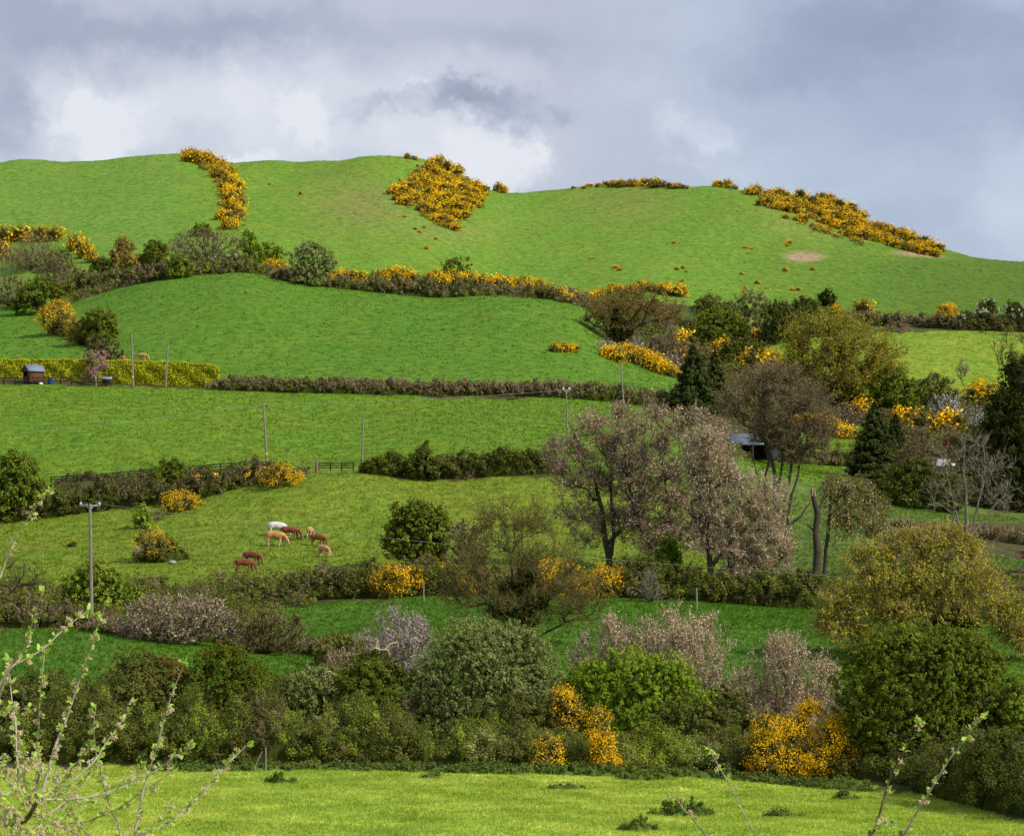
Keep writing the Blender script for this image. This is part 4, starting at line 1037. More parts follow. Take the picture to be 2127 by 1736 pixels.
twiggy('blackthorn_bush', 'white blossoming blackthorn below the bare sapling', 'blackthorn bush', 1965, 872, 90, 54, 'grey', n=170, leaf=[(WHITE(), 1100, 1.9, 'blossom')])
twiggy('blackthorn_bush', 'pale blackthorn scrub left of the big dark tree at the right edge', 'blackthorn bush', 2022, 888, 90, 46, 'grey', n=150, leaf=[(WHITE(), 700, 1.8, 'blossom')])
for u, v, w, k, lab in ((2036,838,64,3,'gorse bush at the lower edge of the bright field'),(1975,892,60,0,'gorse bush below the white blackthorn'),(1915,898,64,1,'dull gorse bush left below the white blackthorn'),(1790,868,54,3,'gorse bush above the second fir'),(1872,880,50,0,'gorse bush right of the second fir top'),(1886,845,26,1,'small gorse bush under the dull green bush')):
    gorse(u, v, w, lab + ' on the right', None, h=w*0.55, kind=k, rng=G)
HB = 'gorse bushes in the diagonal band left of the second fir'
for q in path([(1652,888,28),(1680,890,34),(1710,896,36),(1740,906,34),(1765,912,28)], 11, G, 3):
    gorse(q[0], q[1], q[2]*1.1, 'yellow gorse bush in the diagonal band beside the second fir', HB, rng=G, h=q[2]*0.7, kind=int(G.choice([0,3,6])))
twiggy('shrub', 'purple-brown scrub behind the second fir', 'shrub', 1745, 884, 130, 44, 'purple', n=150, leaf=[(LM('brown'), 1600, 1.9, 'buds')])
conifer('tall dark fir tree left of the brown bare tree', 1440, 872, 122, 164)
conifer('narrower dark fir tree behind the tall fir, on its right', 1484, 850, 74, 122)
conifer('dark fir tree right of the lower gorse band', 1816, 994, 122, 164)
conifer('slim dark fir tree tucked behind the lower fir', 1860, 966, 66, 112)
hedge_strip('hedge', 'brown hedge bank behind the barn below the lower gorse band', 'hedge', [(1500,950,20),(1600,958,22),(1700,966,24),(1790,972,24)], 2.5, [('brown',4),('bramble',3),('bracken',2)])
# big dark ivy-clad tree at right edge
tree('ivy_tree', 'tall dark ivy-covered tree with bare top at the right edge', 'tree', 2112, 1062,
     [(0,310,50,60),(10,230,60,80),(-10,330,44,46),(30,160,60,90)],
     [[(0,0),(4,60),(0,120),(-6,180),(-10,240),(-16,290)],[(6,0),(16,80),(30,160),(30,240),(24,320)]], 'dark', n=320, tl=22, tr=0.32, rmax=9, upb=0.9,
     extra=lambda t, rng, B, px: link('ivy', crown_mesh(rng, px_blobs([(0,60,52,62),(10,120,56,60),(-6,190,50,56),(10,240,40,44),(-40,100,30,44),(-30,220,28,40),(0,290,36,40),(-46,160,28,50),(40,190,40,60),(40,80,40,60),(-36,40,26,34)], px), 3.0*px, 4.2, LM('ivy'), 'ivy', clump=0.7), t))
bush('bush', 'dark green shrubbery behind the bare grey tree', 'bush', 2040, 1050, 170, 150, 'dark', s=2.8, cover=3.2)
bush('bush', 'dark olive shrub left of the bare grey tree above the lower field', 'bush', 1895, 1052, 130, 90, 'dark', s=2.6, cover=3.0)
bush('bush', 'rounded olive shrub right below the lower fir', 'bush', 1850, 1030, 90, 56, 'bramble', s=2.4)
bush('bush', 'dull green shrub behind the stems of the bare grey tree', 'bush', 1965, 1062, 110, 84, 'bramble', s=2.6)
twiggy('shrub', 'brown budding shrub behind the lower fir', 'shrub', 1890, 1010, 110, 100, 'olive', n=240, leaf=[(LM('brown'), 3800, 2.0, 'buds')])
twiggy('shrub', 'brown twiggy shrub above the pale-roofed shed', 'shrub', 1905, 946, 100, 56, 'brown', n=180, leaf=[(LM('brown'), 1500, 1.9, 'buds')])
bush('red_shrub', 'small dull red shrub above the pale-roofed shed', 'shrub', 1978, 950, 44, 42, 'redleaf' if 'redleaf' in PAL else 'brown', s=2.0, cover=2.2)
tree('bare_tree', 'bare pale grey many-stemmed tree standing before dark shrubbery', 'tree', 2010, 1128,
     [(0,170,50,60),(-40,150,40,60),(50,150,50,64),(0,110,80,44),(-60,100,44,34),(70,90,54,36),(10,210,40,30)],
     [[(0,0),(-2,50),(-4,110),(-8,170),(-6,215)],[(4,0),(16,60),(28,110),(36,160),(34,200)],[(-4,0),(-20,50),(-34,100),(-46,150)],[(0,0),(34,50),(66,90),(90,110)],[(0,0),(-30,60),(-70,86)]], 'grey', n=300, tl=18, tr=0.34, rmax=4.5, upb=0.4, bark=solid('pale_bark', (0.13,0.115,0.09), (0.28,0.25,0.20), 0.9, 9, 0.1, (3,3,.6), .5), split=0.12)
hedge_strip('brush_heap', 'low purple-grey heap of cut brushwood under the bare grey tree', 'brush heap', [(1850,1096,6),(1950,1108,9),(2030,1118,16),(2100,1130,24),(2160,1138,26)], 4, [('brown',5),('bramble',2)], corepal='brown', spikes=2.5)
# ================================================================== BIG MIDDLE TREES
tree('bare_tree', 'round-headed brown bare tree with several trunks beside the barn', 'tree', 1612, 1132,
     [(-20,302,92,60),(40,296,80,64),(-66,296,60,44),(74,246,54,54),(0,350,66,30),(64,215,44,30),(0,226,44,26),(36,200,50,34),(-34,236,30,20)],
     [[(0,0),(-2,60),(0,120),(-6,170),(-20,210),(-40,240)],[(6,0),(14,60),(26,130),(34,180),(44,220)],[(-6,0),(-16,70),(-24,140),(-16,200),(-6,250)],[(0,20),(50,60),(70,90)],[(20,0),(26,70),(44,140),(52,190)],[(-14,0),(-26,70),(-34,130),(-50,190)],[(10,0),(4,80),(10,150),(12,230)]], 'brown', n=1100, tl=19, tr=0.32, rmax=7, twigs=7, leaf=[(LM('brown'), 16000, 1.7, 'buds')], haze=('buds', 700, 0.3))
for args in (
  ('blossom_tree', 'leftmost of the buff-blossomed trees, with two dark trunks close together', 1268, 1182,
     [(-60,236,78,56),(0,262,90,54),(-24,296,74,36),(-96,210,44,34),(40,230,60,50),(-64,170,60,44),(-20,190,66,50),(-84,120,40,34),(30,160,40,60),(-40,90,50,40),(20,320,40,22),(-110,250,30,26),(-50,70,40,40),(20,110,40,60),(60,170,50,60),(-70,140,44,44),(50,90,40,40)],
     [[(0,0),(-8,50),(-16,100),(-22,140),(-30,180),(-44,210)],[(2,30),(6,70),(4,120),(0,170),(6,210)],[(-8,50),(30,90),(44,130),(40,170)]], 6500, 'brown'),
  ('blossom_tree', 'tallest buff-blossomed tree, in the middle of its group', 1392, 1192,
     [(-20,270,90,56),(50,250,80,60),(-50,296,60,36),(30,318,64,30),(0,210,96,50),(70,190,60,56),(-60,200,50,50),(10,150,70,50),(60,110,40,40),(-30,330,36,22),(90,290,50,40),(-70,130,40,50),(0,90,70,40),(50,70,40,34),(-40,60,40,30),(-90,230,40,50)],
     [[(0,0),(-2,50),(-4,100),(-4,150),(-10,200)],[(-1,20),(-34,50),(-56,80),(-74,112),(-80,150)],[(-2,50),(26,84),(48,110),(60,150)]], 10500, 'brown'),
  ('blossom_tree', 'buff-blossomed tree at the right of its group, white bloom low down', 1478, 1238,
     [(40,240,60,56),(90,190,66,66),(-4,296,54,40),(120,130,50,56),(70,96,66,44),(-10,326,44,26),(-30,270,44,44),(100,60,56,34),(40,150,60,60),(150,90,30,40),(120,200,44,50),(20,200,60,50),(60,40,50,24),(0,120,40,50)],
     [[(0,0),(-2,60),(-6,120),(-6,180),(-4,240)],[(-2,60),(30,100),(58,132),(90,156)],[(-1,30),(32,54),(70,70)],[(-5,110),(-28,150),(-42,200)]], 17000, 'tan')):
    nm, lab, u, vb, bl, ch, nl, tw = args
    tree(nm, lab, 'blossom tree', u, vb, bl, ch, tw, n=1250, tl=20, tr=0.30, rmax=8.5, twigs=6, upb=0.5, lo=0.1, leaf=[(BUFF(), nl*2.1, 1.6, 'blossom'), (LM('budtips'), 12000, 1.5, 'buds')], haze=('buds', 420, 0.2), group='buff-blossomed trees round the field corner')
bush('bush', 'dark scrubby bush under the leftmost blossomed tree', 'bush', 1316, 1232, 120, 74, 'bramble', s=2.8)
bush('bush', 'dark low bush between the lush green bush and the rightmost blossomed tree', 'bush', 1442, 1240, 90, 62, 'dark', s=2.8)
bush('bush', 'lush bright green bush at the foot of the blossomed trees', 'bush', 1378, 1226, 96, 118, 'bright', s=3.0, cover=3.0, blobs=[(0,40,34,40),(14,70,26,34),(-20,40,24,36),(24,40,22,36),(10,100,16,16)])
tree('bare_tree', 'drooping half-bare tree with pale buds right of the broken trunk', 'tree', 1712, 1200,
     [(10,200,30,30),(50,190,60,36),(90,150,50,50),(110,120,34,50),(40,140,50,60)],
     [[(0,0),(4,60),(10,120),(14,170),(16,200)],[(14,150),(40,180),(70,190)]], 'olive', n=520, tl=17, tr=0.28, rmax=5.5, droop=0.7, twigs=5, leaf=[(BUFF(), 2200, 1.8, 'blossom'), (LM('olive'), 2600, 1.7, 'leaves')])
tree('bare_tree', 'thin tangled bare tree with grey twigs in front of the cattle-field hedge', 'tree', 1085, 1342,
     [(0,170,120,100),(-80,150,90,80),(80,130,90,70),(0,240,90,70),(-60,250,60,60),(110,80,70,50),(-110,110,60,60),(0,90,110,50)],
     [[(0,0),(-6,40),(-12,90),(-20,140),(-24,190)],[(6,0),(30,50),(50,90),(80,120)],[(-6,0),(-30,40),(-60,80),(-90,110)],[(6,0),(50,30),(90,50),(130,56)],[(0,0),(10,70),(26,130),(30,180)]], 'olive', n=900, tl=26, tr=0.34, rmax=6, upb=0.6, twigs=6, sub=3, leaf=[(LM('bramble'), 7000, 1.8, 'leaves')],
     extra=lambda t, rng, B, px: link('ivy', crown_mesh(rng, px_blobs([(0,20,24,26),(6,60,26,34),(-10,110,30,34),(30,96,24,28),(-40,80,28,24),(10,150,20,26)], px), 3.0*px, 2.6, LM('ivy'), 'ivy', clump=0.7), t))
bush('tree', 'dark leafy rounded tree right of the grazing cattle', 'tree', 866, 1180, 158, 142, 'thorn', s=3.0, blobs=[(0,78,58,52),(-36,66,36,40),(40,74,34,46),(-10,114,44,26),(24,112,34,22),(-48,50,26,30),(0,34,50,28),(52,90,22,26),(44,40,26,28)], cover=4.0)
twiggy('shrub', 'brown ivy-green twiggy shrub between the dark rounded tree and the tangled tree', 'shrub', 968, 1190, 110, 116, 'tan', n=240, leaf=[(LM('bramble'), 3200, 2.4, 'leaves')])
# olive tree, right foreground
tree('oak_tree', 'wide olive-yellow budding tree filling the right side', 'tree', 1930, 1372,
     [(0,180,90,56),(-110,176,80,50),(90,166,84,54),(-180,112,56,50),(-60,104,90,56),(60,110,90,56),(160,96,56,44),(0,240,56,30),(-84,226,50,30),(84,236,46,26),(-160,60,60,40),(190,60,60,50),(-210,70,34,30),(40,262,26,20),(-40,256,24,16),(-140,210,34,26),(190,110,26,24)],
     [[(0,0),(0,40),(-10,90),(-20,140),(-10,180)],[(-6,0),(-50,50),(-90,90),(-120,130)],[(6,0),(50,50),(90,100),(110,140)],[(-10,0),(-80,30),(-150,50)],[(10,0),(80,30),(150,60)]], 'tan', n=1300, tl=24, tr=0.38, rmax=6, twigs=6, lo=0.05, upb=0.5, haze=('leaves', 700, 0.5), leaf=[(LM('olive'), 76000, 1.9, 'leaves')],
     bark=solid('pale_bark', (0.13,0.115,0.09), (0.28,0.25,0.20)),
     extra=lambda t, rng, B, px: link('ivy', crown_mesh(rng, px_blobs([(30,60,44,50),(60,80,40,34),(70,30,60,34)], px), 3.2*px, 3.0, LM('ivy'), 'ivy', clump=0.7), t))
# ================================================================== LOW HEDGES
hedge_strip('hedge', 'dark bramble hedge sloping along the bottom of the cattle field', 'hedge',
    [(400,1258,16),(440,1260,24),(520,1258,32),(600,1252,44),(700,1246,54),(800,1242,60),(880,1238,52),(960,1240,50),(1060,1243,44)], 6, [('bramble',6),('dark',3),('brown',2)], s=2.8, spikes=0.3)
gorse_big(828, 1238, 116, 60, 'gorse bush in flower at the middle of the bramble hedge', 0.6, s=2.6)
gorse_big(918, 1226, 70, 46, 'gorse bush behind the grey twigs right of the dark rounded tree', 0.6, s=2.6)
gorse_big(985, 1236, 84, 50, 'gorse bush with orange-yellow bloom at the left edge of the tangled tree', 0.55, s=2.6)
gorse_big(1150, 1238, 120, 72, 'large gorse bush seen through the tangled bare tree', 0.5, s=2.6)
gorse_big(1250, 1240, 90, 56, 'gorse bush between the tangled tree and the blossomed trees', 0.45, s=2.6)
hedge_strip('hedge', 'dark undergrowth bank beneath the buff-blossomed trees', 'hedge',
    [(1240,1244,46),(1320,1244,60),(1420,1248,54),(1500,1254,52),(1600,1262,58),(1700,1268,56),(1760,1270,60)], 6, [('dark',4),('bramble',4),('brown',2)], s=2.8, spikes=0.3)
twiggy('brush_heap', 'pale dead brushwood leaning at the foot of the blossomed trees', 'brush heap', 1352, 1250, 56, 60, 'grey', n=120, tl=14, tr=0.4)
hedge_strip('hedge', 'mixed brown scrub bank at the left edge behind the low green field', 'hedge',
    [(-30,1308,56),(60,1306,44),(140,1306,36),(220,1310,34)], 5, [('brown',4),('bramble',4),('green',1)], s=2.8, spikes=0.6)
bush('bush', 'wide dark green bush behind the tallest pole', 'bush', 198, 1272, 156, 110, 'hawthorn', s=2.9, blobs=[(0,50,56,46),(-40,46,30,36),(44,40,36,34),(0,84,36,24),(70,30,30,24),(-56,22,22,22)])
tree('bare_tree', 'small leaning bare dark tree at the left edge', 'tree', 6, 1262, [(40,70,40,34),(70,60,30,30),(20,90,26,24)], [[(-10,-4),(8,24),(30,46),(42,70),(44,96)],[(30,46),(60,50),(84,48)]], 'dark', n=60, tl=16, tr=0.3, rmax=3)
twiggy('blackthorn_bush', 'wide purple-grey blackthorn thicket right of the tallest pole', 'blackthorn bush', 365, 1338, 268, 118, 'purple', n=480, tl=13, tr=0.36, twigs=5, leaf=[(BUFF(), 9500, 1.8, 'blossom'), (LM('brown'), 5200, 2.0, 'buds')],
   blobs=[(0,52,110,46),(-80,50,44,40),(80,50,50,40),(-30,82,60,26),(40,80,60,24),(-100,30,30,28),(110,30,34,26)])
twiggy('shrub', 'brown straggling scrub at the right end of the purple-grey thicket', 'shrub', 560, 1358, 190, 84, 'brown', n=300, tl=12, leaf=[(LM('bramble'), 5200, 2.4, 'leaves'), (LM('bracken'), 1800, 2.2, 'buds')])
hedge_strip('hedge', 'reddish-brown bracken foot of the thicket above the low green field', 'hedge', [(150,1312,20),(260,1322,22),(400,1332,24),(520,1346,24),(640,1362,30),(720,1372,30)], 2.5, [('bracken',4),('bramble',3),('brown',2)], s=2.6, spikes=0.8)
bush('bush', 'small dark grey-green bush between the two low green fields', 'bush', 700, 1376, 120, 56, 'bramble', s=2.8)
# ================================================================== FRONT THICKET
tag_th = 'dense bramble undergrowth along the far side of the bright front field'
hedge_strip('undergrowth', 'dense bramble undergrowth along the far side of the bright front field', 'undergrowth',
    [(-60,1592,112),(80,1594,118),(200,1592,104),(350,1592,92),(500,1592,96),(650,1593,104),(800,1594,78),(950,1595,58),(1100,1600,50),(1250,1604,46),(1400,1608,52),(1550,1614,52),(1700,1622,46),(1850,1644,50)], 6, [('bramble',7),('dark',3),('hawthorn',3),('brown',1),('willow',1)], s=2.5, cover=4.0, rough=0.42, kind='stuff', spikes=1.8)
def fb(label, u, vb, w, h, pal, blobs=None, **kw):
    return bush(kw.pop('name', 'bush'), label, kw.pop('cat', 'bush'), u, vb, w, h, pal, s=kw.pop('s', 2.5), blobs=blobs, **kw)
fb('dark olive bush with brown new leaves in the left part of the front thicket', 285, 1532, 230, 168, 'bramble', csize=0.07)
fb('tall green and olive bush in front of the low field, left half of the thicket', 475, 1534, 240, 180, 'thorn', csize=0.07)
fb('low dark bush at the left edge of the front thicket', 90, 1530, 260, 130, 'bramble')
fb('dark bramble-covered bush behind the grey stakes in the front thicket', 560, 1545, 180, 110, 'bramble')
fb('dark bramble hump under the big willow bush', 1060, 1556, 220, 100, 'bramble')
fb('light olive bush rising behind the grey stakes', 640, 1540, 150, 150, 'willow', cover=2.6)
fb('brownish bush top in the left part of the thicket', 350, 1530, 150, 160, 'orange', cover=2.2)
fb('bramble hump left of the large gorse bush', 1440, 1566, 190, 110, 'bramble')
fb('brownish budding bush right of the tall olive bush in the thicket', 625, 1530, 170, 130, 'bramble', cover=2.8)
fb('dark ivy-green mound under the dead bleached branches', 770, 1532, 230, 168, 'thorn')
fb('large rounded grey-green willow bush in the middle of the front thicket', 1010, 1534, 300, 246, 'willow', name='willow_bush', cat='willow bush', blobs=[(0,120,116,92),(-86,100,72,84),(84,110,72,84),(-24,196,84,52),(54,186,66,52),(-104,64,54,64),(108,64,54,64),(0,50,128,54)], cover=4.2, csize=0.05, s=2.2)
fb('bright green hawthorn bush right of the rounded willow bush', 1330, 1552, 300, 215, 'bright', blobs=[(0,100,104,80),(-84,90,60,70),(84,84,66,70),(-30,160,60,46),(50,154,60,42),(-104,140,30,36),(0,44,124,48),(114,56,42,50)], cover=3.6, csize=0.07)
fb('fresh green spray of bush beside the right of the willow bush', 1215, 1540, 110, 170, 'bright', cover=2.2)
fb('dull green bush between hawthorn and big gorse in the thicket', 1510, 1546, 150, 120, 'bramble')
twiggy('blackthorn_bush', 'pink-grey blackthorn with whitish shoots left of the willow bush', 'blackthorn bush', 820, 1420, 190, 156, 'purple', n=420, tl=18, tr=0.4, twigs=5, upb=0.9, leaf=[(WHITE(), 3200, 1.7, 'blossom'), (leafmat('mauve_bloom', (0.28,0.22,0.20), (0.56,0.47,0.44)), 10000, 1.8, 'buds')])
twiggy('shrub', 'tan twiggy shrub among the dead branches left of the willow bush', 'shrub', 716, 1462, 130, 110, 'tan', n=240, tl=15, tr=0.4, upb=0.9, leaf=[(LM('bracken'), 4200, 1.9, 'buds')])
twiggy('blackthorn_bush', 'pinkish-brown blackthorn left above the bright green hawthorn', 'blackthorn bush', 1262, 1446, 160, 170, 'tan', n=330, tl=19, tr=0.4, upb=1.0, leaf=[(BUFF(), 7500, 1.8, 'blossom'), (LM('bracken'), 1500, 2.0, 'buds')])
twiggy('blackthorn_bush', 'broad buff-flowered blackthorn above the bright green hawthorn', 'blackthorn bush', 1410, 1446, 280, 176, 'tan', n=560, tl=20, tr=0.42, twigs=5, upb=0.8, leaf=[(BUFF(), 17000, 1.8, 'blossom'), (LM('bracken'), 2600, 2.1, 'buds')])
twiggy('blackthorn_bush', 'buff-flowered blackthorn behind the big gorse bush', 'blackthorn bush', 1632, 1540, 260, 222, 'tan', n=620, tl=21, tr=0.42, twigs=5, upb=0.9, leaf=[(BUFF(), 19000, 1.8, 'blossom'), (LM('bracken'), 3000, 2.1, 'buds')])
gorse_big(1672, 1622, 230, 165, 'largest gorse bush, thick with orange-yellow bloom at the front field edge', 0.6, s=2.7, blobs=[(-84,60,38,46),(-70,110,34,26),(-30,30,44,30),(60,70,46,60),(76,108,26,30),(20,40,44,40),(-20,110,30,26),(94,40,20,40),(10,150,22,14)])
gorse_big(1248, 1606, 56, 150, 'tall narrow gorse bush in bloom under the hawthorn', 0.8, s=2.9, blobs=[(-4,110,18,26),(4,60,20,26),(-8,84,18,20),(14,20,22,20),(-2,40,16,20)])
gorse_big(1175, 1560, 70, 132, 'thin gorse bush with blossom at its top beside the willow bush', 0.35, s=2.8, blobs=[(-8,104,26,26),(14,84,20,22),(-4,50,22,34)])
gorse_big(1135, 1604, 72, 72, 'small gorse bush low in the thicket below the willow bush', 0.4, s=2.8)
fb('huge green hawthorn tree at right behind the big gorse bush', 1912, 1606, 370, 320, 'thorn', name='hawthorn_tree', cat='tree', blobs=[(0,190,130,90),(-90,170,90,86),(100,180,80,86),(-30,270,90,44),(60,262,80,40),(-130,110,56,64),(140,120,50,60),(0,100,140,70),(60,60,90,60),(-60,60,80,60),(-100,240,50,36),(130,230,46,36)], cover=4.2, csize=0.045, s=2.3)
fb('bright green bush cut by the right edge beside the hawthorn tree', 2118, 1600, 150, 190, 'hawthorn', s=2.5)
fb('dark green bush at the right edge low behind the front field', 2080, 1668, 180, 150, 'bramble')
hedge_strip('hedge', 'grey-green bramble hedge down the right side of the front field', 'hedge',
    [(1800,1640,60),(1850,1648,76),(1900,1660,96),(1960,1676,110),(2040,1694,120),(2110,1708,130),(2190,1722,130)], 4, [('bramble',6),('dark',3),('nettle',3),('brown',2)], s=3.2, spikes=0.9)
hedge_strip('nettles', 'dark green nettles fringing the foot of the front thicket', 'nettles',
    [(300,1604,12),(500,1604,14),(620,1600,10),(900,1606,12),(1100,1610,16),(1250,1614,18),(1450,1616,14),(1650,1634,14),(1790,1648,14)], 1.2, [('nettle',5),('bramble',1)], s=2.6, corepal='nettle', kind='stuff')
for u, v, w, h, lab in ((580,1628,70,16,'low nettle clump at left below the thicket'),(900,1618,60,10,'thin nettle clump at the thicket foot, centre'),(1340,1622,110,20,'nettle clump just below the thicket right of centre'),(1430,1696,160,26,'broad nettle clump in the bright front field'),(1330,1728,130,22,'nettle clump at the very bottom of the front field'),(1640,1698,100,14,'thin nettle clump near the right-hand shoots'),(1760,1662,60,14,'small nettle clump under the big gorse bush'),(1180,1640,90,8,'faint nettle clump right of centre in the front field')):
    hedge_strip('nettle_clump', lab, 'nettle clump', [(u-w/2,v,h*0.5),(u,v+1,h),(u+w/2,v,h*0.5)], h*0.03+0.5, [('nettle',3),('green',1)], s=2.6, corepal='nettle', cover=2.4, rough=0.5)
for u, v, w, h in ((180,1050,20,10),(150,1136,20,9)):
    bush('rush_tuft', 'small dark weed tuft in the grass of the left cattle field' if v > 1100 else 'small dark weed tuft beside the railed fence', 'weed tuft', u, v, w, h, 'dark', s=2.0, stems=False)

# ================================================================== LOW GROUND COVER on the rough, unmown ground
def cover(name, label, region, n, pals, hgt, rad, seed, s=2.4, du=(-60, 2190), dv=(560, 1460)):
    rng = np.random.default_rng(seed); mb = MB(); k = 0; pal = [p for p, w in pals for _ in range(w)]; names = list(dict.fromkeys(pal)); tries = 0
    while k < n and tries < 40*n:
        tries += 1; u = rng.uniform(*du); v = rng.uniform(*dv)
        if not region(u, v): continue
        d = ground(u, v)
        c, vv = field_colour(np.array([u]), np.array([d]))
        if c[0, 1] > 0.105: continue
        p = P(u, v, d); p[2] = float(H(u, d)); px = d/F; r = rad*rng.uniform(0.5, 1.4)
        m = int(np.clip(rng.integers(3, 6), 3, 6)); cc = p + rng.normal(size=(m, 3))*[r*0.6, r*0.6, 0]; cc[:, 2] = Hxy(cc[:, 0], cc[:, 1]) + rng.uniform(0.1, 1, m)*hgt
        t2 = MB(); z0 = cc[:, 2].min() - 3; q = cc.copy(); q[:, 2] -= z0
        clumps(t2, rng, q, unit(rng.normal(size=(m, 3))*0.5+[0, -0.3, 1]), r*0.5, int(np.clip(3.0*(r*0.5)**2*3.1/(2*(s*px)**2*.6), 8, 60)), s*px, 0.6, stretch=0.9)
        V = np.concatenate(t2.V); V[:, 2] += z0; mb.add(V, quads=np.concatenate(t2.Q), rnd=np.concatenate(t2.R), mat=names.index(pal[rng.integers(0, len(pal))])); k += 1
    o = link(name, mb.mesh(name, [LM(x) for x in names])); tag(o, label, 'undergrowth', kind='stuff')
def gorse_cover(label, pgs, n, seed, s=2.0, hgt=0.9, rad=1.1, bl=0.42):
    rng = np.random.default_rng(seed); mb = MB(); k = 0
    a = np.array([q for pg in pgs for q in pg])
    while k < n:
        u = rng.uniform(a[:,0].min(), a[:,0].max()); v = rng.uniform(a[:,1].min(), a[:,1].max())
        if not any(inside((u, v), pg) for pg in pgs): continue
        d = ground(u, v); p = P(u, v, d); p[2] = float(H(u, d)); px = d/F; r = rad*rng.uniform(0.5, 1.5); m = 3
        cc = p + rng.normal(size=(m, 3))*[r*0.6, r*0.8, 0]; cc[:, 2] = Hxy(cc[:, 0], cc[:, 1]) + rng.uniform(0.2, 1, m)*hgt
        for mat, nn, ss in ((0, 22, s), (1, int(rng.uniform(0, 34)*bl*2), s*0.72)):
            if nn < 2: continue
            t2 = MB(); z0 = cc[:, 2].min() - 3; q = cc + [0, 0, 0.18*mat]; q[:, 2] -= z0
            clumps(t2, rng, q, unit(rng.normal(size=(m, 3))*0.5+[0.2, -0.3, 1]), r*0.55, nn, ss*px, 0.5, stretch=0.8)
            V = np.concatenate(t2.V); V[:, 2] += z0; mb.add(V, quads=np.concatenate(t2.Q), rnd=np.concatenate(t2.R), mat=mat)
        k += 1
    o = link('gorse_scrub', mb.mesh('gorse_scrub', [LM('gorsegreen'), BLOOM()])); tag(o, label, 'gorse scrub', kind='stuff')
gorse_cover('low gorse scrub filling between the bushes on the middle knoll', [[(822,380),(862,358),(905,336),(948,354),(990,386),(1022,406),(1020,428),(962,440),(944,482),(905,474),(862,444),(826,416)]], 190, 21)
gorse_cover('low gorse scrub filling between the bushes down the right-hand skyline slope', [[(1545,400),(1600,398),(1742,418),(1795,460),(1880,492),(1960,524),(1948,534),(1850,510),(1760,482),(1690,460),(1590,430),(1575,414)],[(1650,462),(1720,480),(1800,500),(1790,512),(1700,486)]], 230, 22)
gorse_cover('low gorse scrub between the bushes of the strip climbing to the left skyline', [[(380,322),(440,328),(474,360),(496,396),(500,440),(496,484),(462,484),(458,440),(456,400),(436,366),(408,344)]], 110, 23, bl=0.3)
cover('undergrowth', 'mixed rough scrub covering the ground between the firs, olive tree and gorse bands', lambda u, v: v < 1000 and not (1485 < u < 1730 and v > 880) and not (1900 < u < 2010 and v > 935), 900, [('bramble',4),('brown',4),('bracken',1),('dark',2)], 1.3, 2.2, 5, s=2.2, du=(1240,2420), dv=(610,1050))
cover('undergrowth', 'rough weeds and brambles on the ground below the cattle field', lambda u, v: v > 1180, 640, [('bramble',4),('brown',2),('green',2)], 0.7, 1.2, 6, s=2.6, du=(-60,2420), dv=(1190,1420))
cover('undergrowth', 'rough scrub on the strip between the rounded field and the high hill', lambda u, v: True, 260, [('bramble',4),('brown',3),('green',1)], 1.0, 2.0, 7, s=2.0, du=(-60,1300), dv=(555,665))
cover('undergrowth', 'weeds on the banks below the black railed fence and the long bank', lambda u, v: not (u < 470 and v < 830), 380, [('bramble',3),('brown',3),('green',2)], 0.5, 1.1, 8, s=2.2, du=(-60,1500), dv=(790,1090))

# beyond the right edge of the frame the same hedgerows carry on
bush('tree', 'green hawthorn just outside the right edge beside the front field', 'tree', 2260, 1640, 240, 260, 'thorn', s=3.0)
bush('tree', 'dark green tree just outside the right edge behind the log pile', 'tree', 2270, 1200, 200, 220, 'dark', s=3.0)
bush('tree', 'tall dark tree just outside the right edge beyond the bare grey tree', 'tree', 2260, 1060, 170, 260, 'dark', s=3.0)
# ------------------------------------------------------------------ poles and wires
POLE = solid('weathered_pole', (0.16,0.135,0.11), (0.30,0.26,0.215), 0.9, 5, 0.1, (4,4,0.5), 0.4)
METAL = solid('galvanised', (0.25,0.28,0.31), (0.42,0.46,0.50), 0.5, 8, 0.4)
INS = solid('insulator_glaze', (0.28,0.35,0.40), (0.40,0.47,0.52), 0.4, 8, 0.5)
YEL = solid('yellow_sign', (0.75,0.42,0.01), (0.85,0.50,0.01), 0.6, 8)
def pole(label, top, base, r=3.0, arm=0, sign=0.0, d=None):
    p, dd = gpt(*base) if d is None else (np.array([*P(base[0], base[1], d)[:2], H(base[0], d)]), d)
    px = dd/F; tp = P(top[0], top[1], dd) - p
    t = thing('utility_pole', label, 'utility pole', p, 'wooden poles across the fields')
    mb = MB(); tubes(mb, [[0,0,-0.3]], [tp], r*px, r*0.72*px, 10); link('post', mb.mesh('post', [POLE], True), t)
    if arm:
        mb = MB(); mb.box(tp + [0,0,-4*px], (arm*px, 2.2*px, 2.6*px)); mb.box(tp + [0,0,-8*px], (arm*0.3*px, 1.4*px, 2.2*px)); link('crossarm', mb.mesh('crossarm', [METAL]), t)
        for sx in (-1, 1):
            mb = MB(); c = tp + np.array([sx*arm*0.46*px, 0, -2.8*px])
            tubes(mb, [c, c+[0,0,2.4*px], c+[0,0,4.2*px]], [c+[0,0,2.4*px], c+[0,0,4.2*px], c+[0,0,6.6*px]], [2.2*px,3.0*px,2.4*px], [3.0*px,2.4*px,1.2*px], 8)
            link('insulator', mb.mesh('insulator', [INS], True), t)
    if sign:
        f = sign; c = tp*f + np.array([0, -r*px*1.05, 0]); mb = MB(); mb.box(c, (r*1.5*px, 0.02, r*2.4*px)); link('warning_plate', mb.mesh('warning_plate', [YEL]), t)
    return p + tp, px, tp
A1, px1, _ = pole('tallest pole in the left foreground, with crossarm and two insulators', (187,1046), (191,1304), 4.2, 42, 0.085)
